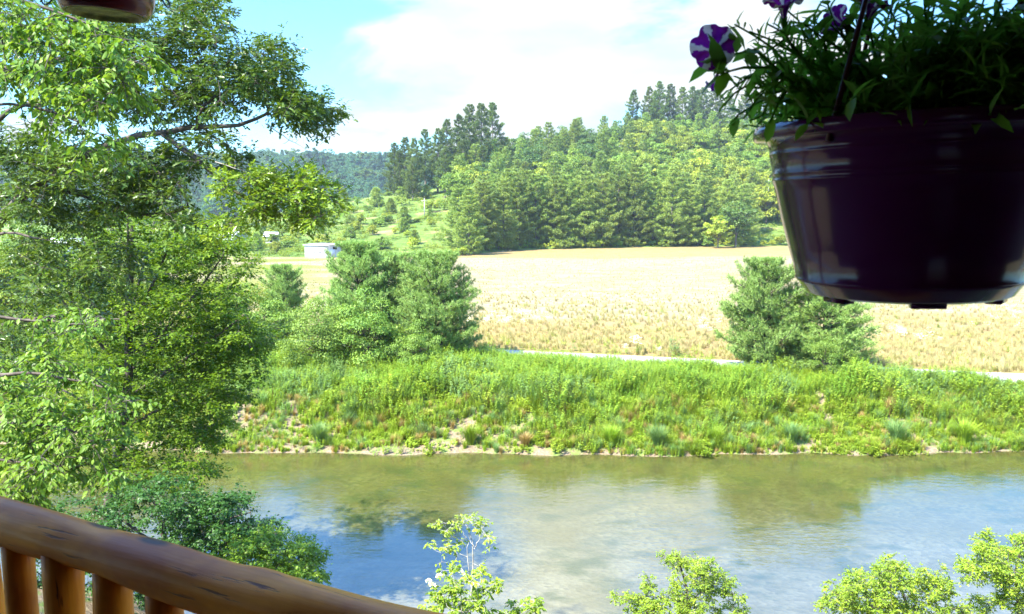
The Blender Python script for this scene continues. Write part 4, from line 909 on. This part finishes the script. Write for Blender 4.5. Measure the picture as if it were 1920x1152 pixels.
# porch floor, ceiling and log wall behind the viewer, unseen; wall and ceiling widened to darken the pot's reflections
M['deck'] = plain('deck_boards', (.16, .10, .06), .7, .3, 6, (.10, .065, .04), .3, (.4, 6, 1))
M['ceil'] = plain('pine_ceiling', (.16, .09, .045), .6, .3, 5, (.11, .06, .03), .2, (.4, 8, 1))
e_in = float((start + dr * total)[1])
w = MB(); w.box((0, -.6, FLOOR - .08), (22, 3.9, .16)); tag(w.build('porch_floor', M['deck']), kind='structure')
w = MB()
for i in range(19): w.box((0, -2.6 + i * .28 * .86, CAMZ + 1.14 + .02), (22, .234, .03))
w.box((0, -.45, CAMZ + 1.25), (22.4, 4.8, .12))
for xx in range(-10, 11, 2): w.box((xx, -.45, CAMZ + 1.09), (.12, 4.5, .09))
tag(w.build('porch_ceiling', M['ceil']), kind='structure')
w = MB()
for i in range(14): w.tube([(-11, -2.5, FLOOR + .1 + i * .2), (11, -2.5, FLOOR + .1 + i * .2)], [.105, .105], 14)
M['wallog'] = plain('dark_wall_log', (.10, .05, .03), .6, .3, 5, (.06, .03, .02), .2, (.4, 6, 6))
tag(w.build('house_wall', M['wallog'], None, True), kind='structure')
M['white'] = plain('white_paint', (.75, .75, .78), .4, .4); M['pane'] = plain('window_glass', (.04, .05, .06), .05, .6)
w = MB(); w.box((.55, -2.36, FLOOR + 1.02), (.9, .06, 2.04)); dd_ = w.build('house_door', M['white']); tag(dd_, kind='structure')
w = MB(); w.box((-1.4, -2.36, FLOOR + 1.4), (1.1, .05, 1.1)); dd_ = w.build('house_window', M['white']); tag(dd_, kind='structure')
w = MB(); w.box((-1.4, -2.33, FLOOR + 1.4), (.96, .02, .96)); w.build('window_pane', M['pane'], dd_)

# ------------------------------------------------------------------ hanging basket
M['pot'] = plain('purple_plastic', (.060, .004, .060), .13, .32)
bx_, by_ = .490, 1.0
pot_e = empty('hanging_pot', (bx_, by_, CAMZ), 'glossy dark purple plastic hanging pot at the upper right', 'flower pot'); pot_e.rotation_euler = (R(1.2), R(-1.6), 0)
prof = [(.0, -.092), (.108, -.092), (.112, -.096), (.118, -.093), (.1265, -.080), (.1312, -.0768), (.1312, -.0745), (.1300, -.073), (.1405, -.035), (.150, .002), (.157, .034), (.1608, .0465), (.1616, .0478), (.1616, .0488), (.1610, .050), (.1612, .054), (.1622, .0555), (.1622, .0565), (.1615, .058), (.1645, .078), (.1654, .0795), (.1654, .0808), (.1648, .082), (.1656, .0865), (.1662, .0885), (.168, .096), (.182, .0965), (.185, .099), (.1855, .108), (.183, .1135), (.176, .1135), (.166, .106), (.155, .07)]
w = MB(); w.lathe(prof, n=96); pot = w.build('pot', M['pot'], pot_e, True)
for k in range(6):
    th = k * math.pi / 3 + .3; w = MB(); w.box((math.cos(th) * .100, math.sin(th) * .100, -.0965), (.016, .036, .010), th); w.build('foot', M['pot'], pot_e)
M['soilpot'] = plain('potting_soil', (.05, .035, .025), .95, .1, 60, (.02, .015, .01), .5)
w = MB(); w.lathe([(0, .082), (.08, .080), (.160, .074)], n=48); w.build('soil', M['soilpot'], pot_e, True)
M['rod'] = plain('brown_hanger', (.07, .02, .025), .35, .4)
hook = np.array([0.02, 0, 1.02])
def rodpt(th): return np.array([math.cos(th) * .17, math.sin(th) * .17, .088])
for th in (R(215), R(335), R(95)):
    a_ = rodpt(th); b_ = np.array([.0, 0, .50]); w = MB(); s_ = np.linspace(0, 1, 8)[:, None]
    w.tube(a_ + (b_ - a_) * s_ + np.array([0, 0, .0]), .0032, 8) if False else w.tube(a_ + (b_ - a_) * s_, np.full(8, .0032), 8)
    w.build('hanger_rod', M['rod'], pot_e, True)
w = MB(); w.tube([(0, 0, .49), (0, 0, .8), (0, 0, 1.07)], [.003] * 3, 8); w.build('hook', M['rod'], pot_e, True)
# petunia plant
m, nt, out = newmat('petunia_leaf')
a_ = N(nt, 'Attribute', attribute_name='var'); col = mixc(nt, (.05, .14, .015), (.14, .29, .03), a_.outputs['Fac'])
p = principled(nt, None, col, .45, .35); t_ = N(nt, 'BsdfTranslucent'); t_.inputs[0].default_value = (.20, .48, .04, 1); mx = N(nt, 'MixShader'); mx.inputs[0].default_value = .5
nt.links.new(p.outputs[0], mx.inputs[1]); nt.links.new(t_.outputs[0], mx.inputs[2]); nt.links.new(mx.outputs[0], out.inputs[0]); M['petleaf'] = m
pet = empty('petunia_plant', (bx_, by_, CAMZ + .08), 'petunia with purple and white flowers spilling over the left rim of the hanging pot', 'flowering plant')
org = np.array([bx_, by_, CAMZ + .08]); g_ = np.random.default_rng(77); stems = []; LB = Leaves(); LN = Leaves()
def stem(target, nleaf, ls, broad=True, a0=None, r=.0016, w_=.42):
    c = np.array(target); q_ = abs((math.degrees(math.atan2(c[1] - by_, c[0] - bx_)) % 360) - 215)
    if a0 is None and q_ < 17 and math.hypot(c[0] - bx_, c[1] - by_) > .07 and c[2] > CAMZ + .12: return
    az = math.atan2(c[1] - by_, c[0] - bx_); st0 = a0 if a0 is not None else np.array([bx_ + math.cos(az) * .10 * g_.random(), by_ + math.sin(az) * .10 * g_.random(), CAMZ + .08])
    n_ = 7; s_ = np.linspace(0, 1, n_)[:, None]; q = st0 + (c - st0) * s_; q[:, 2] += np.sin(np.pi * s_[:, 0]) * .02; q += g_.normal(0, .003, q.shape)
    stems.append((q - org, np.linspace(r * 1.4, r * .7, n_)))
    t = np.sort(g_.uniform(.25, 1, nleaf)); C = np.stack([np.interp(t, s_[:, 0], q[:, i]) for i in range(3)], 1)
    ax = unit((c - st0)[None])[0]; ph = np.arange(nleaf) * 2.4 + g_.random() * 6
    e1 = unit(np.cross(ax, [0, 0, 1.])[None])[0]; e2 = np.cross(ax, e1)
    D = unit(ax * .5 + (np.cos(ph)[:, None] * e1 + np.sin(ph)[:, None] * e2) * .85)
    (LB if broad else LN).add(C - org, D, np.array([0, 0, 1.]) + g_.normal(0, .3, (nleaf, 3)), g_.uniform(*ls, nleaf), np.full(nleaf, (ls[0] + ls[1]) / 2 * w_), np.clip(g_.normal(.45, .25, nleaf), 0, 1))
# foliage mass over the pot (below the frame's top edge and above it)
for k in range(250):
    th = g_.uniform(0, 2 * np.pi); r_ = .21 * g_.random() ** .55; h = g_.uniform(.02, .20) * (1 - .3 * (r_ / .21))
    stem((bx_ + math.cos(th) * r_, by_ + math.sin(th) * r_, CAMZ + .09 + h), 15, (.022, .042), k % 3 == 0, None, w_=.40 if k % 3 == 0 else .16)
for k in range(120):
    th = g_.uniform(-np.pi, 0); r_ = g_.uniform(.10, .2); stem((bx_ + math.cos(th) * r_, by_ + math.sin(th) * r_, CAMZ + .10 + g_.uniform(.0, .06)), 12, (.02, .04), k % 3 == 0, None, w_=.40 if k % 3 == 0 else .16)
for k in range(170):
    th = g_.uniform(-2.6, .4); r_ = g_.uniform(.05, .19); stem((bx_ + math.cos(th) * r_, by_ + math.sin(th) * r_, CAMZ + .11 + g_.uniform(.0, .10)), 16, (.02, .042), k % 2 == 0, None, w_=.42 if k % 2 == 0 else .2)
# trailing shoots on the left, traced
for (px, py, d, nl, ls, br) in [(1330, 120, .93, 10, (.028, .042), True), (1345, 150, .92, 9, (.03, .045), True), (1365, 240, .95, 5, (.022, .04), True), (1395, 215, .92, 12, (.018, .032), False), (1370, 170, .96, 14, (.018, .03), False), (1400, 150, .95, 16, (.018, .03), False), (1378, 45, .94, 10, (.014, .024), False), (1405, 60, .95, 12, (.016, .026), False), (1440, 40, .95, 14, (.018, .028), False), (1455, 70, .97, 14, (.018, .03), False), (1430, 100, .98, 14, (.018, .03), False), (1480, 20, 1.0, 14, (.018, .032), False), (1500, 60, .96, 12, (.025, .04), True), (1520, 30, .98, 12, (.02, .03), False), (1440, 225, .90, 9, (.02, .034), True), (1405, 240, .93, 9, (.018, .03), False), (1350, 200, .96, 9, (.018, .03), False), (1540, 170, .84, 8, (.03, .04), True), (1600, 190, .82, 6, (.028, .038), True), (1580, 150, .85, 10, (.02, .032), True), (1870, 180, .84, 8, (.025, .04), True), (1420, 180, .92, 14, (.018, .03), False), (1470, 140, .9, 14, (.02, .032), True), (1470, 110, .92, 16, (.018, .03), False), (1530, 90, .9, 14, (.022, .036), True), (1500, 120, .95, 16, (.018, .03), False), (1450, 180, .88, 14, (.018, .03), False), (1550, 10, .97, 14, (.02, .035), True), (1490, 190, .87, 12, (.018, .03), False), (1530, 185, .85, 12, (.018, .03), False)]:
    stem(P(px, py, d), nl, ls, br, P(px * .35 + 1580 * .65, py * .35 + 170 * .65, .94) if px < 1460 and py > 90 else None, w_=.5 if br else .17)
link('stems', tubes_mesh('stems', stems, M['petleaf'], 5), pet)
link('leaves', LB.mesh('leaves', M['petleaf'], 'leaf'), pet); link('narrow_leaves', LN.mesh('narrow_leaves', M['petleaf'], 'leaf'), pet)
# flowers
m, nt, out = newmat('petunia_petal')
a_ = N(nt, 'Attribute', attribute_name='var'); nz = noise(nt, 60, 3, coords(nt)); pc = mixc(nt, (.19, .010, .28), (.28, .018, .38), nz); col = mixc(nt, pc, (.75, .70, .80), a_.outputs['Fac'])
p = principled(nt, None, col, .5, .3); t_ = N(nt, 'BsdfTranslucent'); nt.links.new(col, t_.inputs[0]); mx = N(nt, 'MixShader'); mx.inputs[0].default_value = .45
nt.links.new(p.outputs[0], mx.inputs[1]); nt.links.new(t_.outputs[0], mx.inputs[2]); nt.links.new(mx.outputs[0], out.inputs[0]); M['petal'] = m
def flower(c, axis, r, lb, close=1.0):
    nth, nr = 80, 10; V = []; 
    for i in range(nr + 1):
        t = i / nr
        for j in range(nth):
            th = j * 2 * np.pi / nth; lob = 1 - .17 * abs(math.cos(2.5 * th)) ** 7 + .03 * math.sin(7 * th)
            rad = (.12 + .88 * t ** 1.4) * lob * close + .0; zz = (-1.0 * (1 - t) ** 2.2 + .05 * math.sin(5 * th + 1) * t + .10 * math.sin(10 * th) * t * t * .5 - .1 * t ** 3)
            V.append((rad * r * math.cos(th), rad * r * math.sin(th), zz * r * 1.1))
    Fs, va = [], []
    for i in range(nr):
        for j in range(nth):
            Fs.append((i * nth + j, i * nth + (j + 1) % nth, (i + 1) * nth + (j + 1) % nth, (i + 1) * nth + j))
            th = (j + .5) * 2 * np.pi / nth; dd = abs(np.angle(np.exp(1j * (th * 5 + np.pi)))) / 5
            va.append(1.0 if dd < .19 + .05 * math.sin(i * 1.7 + j) else 0.0)
    me = make_mesh('flower', V, np.array(Fs), M['petal'], True, va)
    o = link('flower', me, pet, tuple(np.array(c) - org)); o.rotation_mode = 'QUATERNION'; o.rotation_quaternion = Vector(axis).to_track_quat('Z', 'Y')
    o['label'] = lb
    w = MB(); k = 7; s_ = np.linspace(0, 1, k); w.tube(np.stack([0 * s_, 0 * s_, -r * (1.0 + .9 * s_)], 1), (.16 - .08 * s_) * r, 8)
    for q in range(5):
        th = q * 1.257; w.add([(0, 0, -1.9 * r), (.14 * r * math.cos(th - .5), .14 * r * math.sin(th - .5), -1.3 * r), (.34 * r * math.cos(th), .34 * r * math.sin(th), -.8 * r), (.14 * r * math.cos(th + .5), .14 * r * math.sin(th + .5), -1.3 * r)], [(0, 1, 2, 3)])
    w.build('calyx', M['petleaf'], o, True)
flower(P(1336, 86, .925), (-.38, -.90, .10), .0262, 'open purple flower with white star stripes at the far left of the plant')
flower(P(1470, -6, .95), (-.2, -.5, .75), .024, 'purple flower cut by the top edge of the view')
flower(P(1335, 165, .95), (-.35, -.2, -.8), .022, 'wilted drooping purple flower under the open one', .45)
flower(P(1560, 40, .99), (-.4, .6, .4), .022, 'pale backlit flower behind the leaves')
flower(P(1640, 0, .97), (.1, -.5, .8), .022, 'purple flower above the hanger rod')

# ------------------------------------------------------------------ hummingbird feeder
M['fred'] = plain('red_plastic', (.30, .012, .015), .18, .5); M['fdark'] = plain('dark_red_plastic', (.13, .006, .012), .18, .5)
M['folive'] = plain('olive_base', (.42, .44, .12), .45, .3, 60, (.12, .14, .03), .3)
m, nt, out = newmat('clear_glass'); p = principled(nt, out, (.95, .95, .95), .02, .5); p.inputs['Transmission Weight'].default_value = .95; M['glass'] = m
M['wire'] = plain('dark_green_wire', (.02, .03, .02), .4, .5)
fc = P(198, 24, 1.3)
fe = empty('hummingbird_feeder', tuple(fc), 'red hummingbird feeder with olive underside hanging at the top left', 'bird feeder'); fe.rotation_euler = (R(1), R(3.0), 0)
w = MB(); w.lathe([(.050, .002), (.056, -.004), (.061, -.003), (.0655, .003), (.0695, .013), (.0715, .024), (.0715, .034), (.066, .046), (.05, .056), (.036, .060)], n=64); w.build('dish', M['fdark'], fe, True)
w = MB(); w.lathe([(.0, .0035), (.03, .0028), (.050, .002), (.0522, -.0025), (.0545, -.004)], n=64); w.build('underside', M['folive'], fe, True)
w = MB(); w.lathe([(.0655, .0465), (.071, .0455), (.0725, .050), (.069, .056), (.05, .064), (.037, .066)], n=64); w.build('cover', M['fred'], fe, True)
w = MB(); w.lathe([(.034, .064), (.034, .08), (.045, .10), (.047, .19), (.036, .215), (.024, .225), (.0, .226)], n=48); w.build('bottle', M['glass'], fe, True)
w = MB(); w.tube([(0, 0, .22), (0, 0, .4), (0, 0, .84)], [.0018] * 3, 8); w.build('hanger_wire', M['wire'], fe, True)
for k in range(4):
    th = R(-8) + k * R(90); w = MB(); t = np.linspace(-1, 1, 17)
    ca, sa = math.cos(th), math.sin(th)
    rad_ = .064 + .040 * (1 - t ** 4); tan_ = .014 * np.sin(np.pi * t * .5) * np.where(abs(t) < 2, 1, 1); zz = .040 - .030 * (1 - t ** 2)
    w.tube(np.stack([ca * rad_ - sa * tan_, sa * rad_ + ca * tan_, zz], 1), np.full(17, .0014), 6); w.build('perch', M['wire'], fe, True)
    w = MB(); w.lathe([(.0, .010), (.006, .009), (.012, .002), (.013, -.002)], (ca * .058, sa * .058, .056), 16); w.build('feeding_port', M['fred'], fe, True)

# ------------------------------------------------------------------ air, sky, sun
m, nt, out = newmat('valley_haze'); pv = N(nt, 'VolumePrincipled'); pv.inputs['Color'].default_value = (.80, .90, 1, 1); pv.inputs['Density'].default_value = .00014; pv.inputs['Anisotropy'].default_value = .2
nt.links.new(pv.outputs[0], out.inputs['Volume'])
w = MB(); w.box((0, 600, 55), (1860, 1460, 116)); tag(w.build('haze', m), kind='stuff')

SE, SAZ = R(52), R(230)     # azimuth measured clockwise from +Y
sd = Vector((math.sin(SAZ) * math.cos(SE), math.cos(SAZ) * math.cos(SE), math.sin(SE)))
sun = bpy.data.objects.new('sun', bpy.data.lights.new('sun', 'SUN')); COL.objects.link(sun)
sun.data.energy = 5.0; sun.data.angle = R(.55); sun.data.color = (1, .95, .84); sun.rotation_euler = sd.to_track_quat('Z', 'Y').to_euler(); sun.location = (0, 0, 60)
W = bpy.data.worlds.new('World'); sc.world = W; W.use_nodes = True; nt = W.node_tree; nt.nodes.clear()
out = N(nt, 'OutputWorld'); bg = N(nt, 'Background'); bg.inputs[1].default_value = .14; nt.links.new(bg.outputs[0], out.inputs[0])
sky = N(nt, 'TexSky'); sky.sky_type = 'NISHITA'; sky.sun_disc = False; sky.sun_elevation = SE; sky.sun_rotation = SAZ; sky.altitude = 800; sky.air_density = 1.0; sky.dust_density = .6; sky.ozone_density = 1.6
tc = N(nt, 'TexCoord'); sx = N(nt, 'SeparateXYZ'); nt.links.new(tc.outputs['Generated'], sx.inputs[0])
zz = N(nt, 'Math', operation='ADD'); nt.links.new(sx.outputs['Z'], zz.inputs[0]); zz.inputs[1].default_value = .22
zm = N(nt, 'Math', operation='MAXIMUM'); nt.links.new(zz.outputs[0], zm.inputs[0]); zm.inputs[1].default_value = .05
dv = N(nt, 'VectorMath', operation='DIVIDE'); cb = N(nt, 'CombineXYZ'); [nt.links.new(zm.outputs[0], cb.inputs[i]) for i in range(3)]
nt.links.new(tc.outputs['Generated'], dv.inputs[0]); nt.links.new(cb.outputs[0], dv.inputs[1])
mp = N(nt, 'Mapping'); nt.links.new(dv.outputs[0], mp.inputs[0]); mp.inputs['Location'].default_value = (.35, .1, 0); mp.inputs['Scale'].default_value = (1, 1, 0)
n1 = N(nt, 'TexNoise'); n1.inputs['Scale'].default_value = 1.25; n1.inputs['Detail'].default_value = 8; n1.inputs['Roughness'].default_value = .56; n1.inputs['Distortion'].default_value = .3; nt.links.new(mp.outputs[0], n1.inputs['Vector'])
# more cloud straight ahead over the hill, clearer to both sides and overhead
xa = N(nt, 'Math', operation='ABSOLUTE'); xs = N(nt, 'Math', operation='SUBTRACT'); nt.links.new(sx.outputs['X'], xs.inputs[0]); xs.inputs[1].default_value = .05; nt.links.new(xs.outputs[0], xa.inputs[0])
bi = N(nt, 'MapRange'); nt.links.new(xa.outputs[0], bi.inputs[0]); bi.inputs[1].default_value = .02; bi.inputs[2].default_value = .34; bi.inputs[3].default_value = .18; bi.inputs[4].default_value = -.06
zb = N(nt, 'MapRange'); nt.links.new(sx.outputs['Z'], zb.inputs[0]); zb.inputs[1].default_value = .28; zb.inputs[2].default_value = .6; zb.inputs[3].default_value = .0; zb.inputs[4].default_value = -.10
a1 = N(nt, 'Math', operation='ADD'); nt.links.new(n1.outputs['Fac'], a1.inputs[0]); nt.links.new(bi.outputs[0], a1.inputs[1]); a2 = N(nt, 'Math', operation='ADD'); nt.links.new(a1.outputs[0], a2.inputs[0]); nt.links.new(zb.outputs[0], a2.inputs[1])
lx = N(nt, 'MapRange'); nt.links.new(sx.outputs['X'], lx.inputs[0]); lx.inputs[1].default_value = .02; lx.inputs[2].default_value = -.28; lx.inputs[3].default_value = 0; lx.inputs[4].default_value = -.16
lm_ = N(nt, 'Math', operation='MULTIPLY'); nt.links.new(lx.outputs[0], lm_.inputs[0]); lz = N(nt, 'MapRange'); nt.links.new(sx.outputs['Z'], lz.inputs[0]); lz.inputs[1].default_value = .05; lz.inputs[2].default_value = .3; nt.links.new(lz.outputs[0], lm_.inputs[1])
a3 = N(nt, 'Math', operation='ADD'); nt.links.new(a2.outputs[0], a3.inputs[0]); nt.links.new(lm_.outputs[0], a3.inputs[1]); a2 = a3
mk = N(nt, 'MapRange', interpolation_type='SMOOTHSTEP'); nt.links.new(a2.outputs[0], mk.inputs[0]); mk.inputs[1].default_value = .47; mk.inputs[2].default_value = .575
n2 = N(nt, 'TexNoise'); n2.inputs['Scale'].default_value = 2.0; n2.inputs['Detail'].default_value = 6; nt.links.new(mp.outputs[0], n2.inputs['Vector'])
cr2 = N(nt, 'MapRange'); nt.links.new(n2.outputs['Fac'], cr2.inputs[0]); cr2.inputs[1].default_value = .38; cr2.inputs[2].default_value = .62
zz3 = N(nt, 'MapRange'); nt.links.new(sx.outputs['Z'], zz3.inputs[0]); zz3.inputs[1].default_value = .24; zz3.inputs[2].default_value = .5
ccol = mixc(nt, (1.5, 1.78, 1.86), (2.1, 2.15, 2.15), cr2.outputs[0])
ccol = mixc(nt, ccol, (4.3, 4.7, 5.1), zz3.outputs[0])
tcol = mixc(nt, (.40, .64, .76), (1.0, 1.6, 2.15), zz3.outputs[0])
tint = mixc(nt, sky.outputs[0], tcol, 1.0, 'MULTIPLY')
fin = mixc(nt, tint, ccol, mk.outputs[0]); nt.links.new(fin, bg.inputs[0])

sc.view_settings.view_transform = 'Standard'; sc.view_settings.look = 'None'; sc.view_settings.gamma = 1; sc.view_settings.use_curve_mapping = False
sc.view_settings.exposure = 2.0
sc.cycles.max_bounces = 7; sc.cycles.diffuse_bounces = 3; sc.cycles.glossy_bounces = 3; sc.cycles.transmission_bounces = 6; sc.cycles.transparent_max_bounces = 8; sc.cycles.volume_bounces = 0
sc.cycles.use_denoising = True; sc.cycles.caustics_reflective = False; sc.cycles.caustics_refractive = False; sc.cycles.sample_clamp_indirect = 6
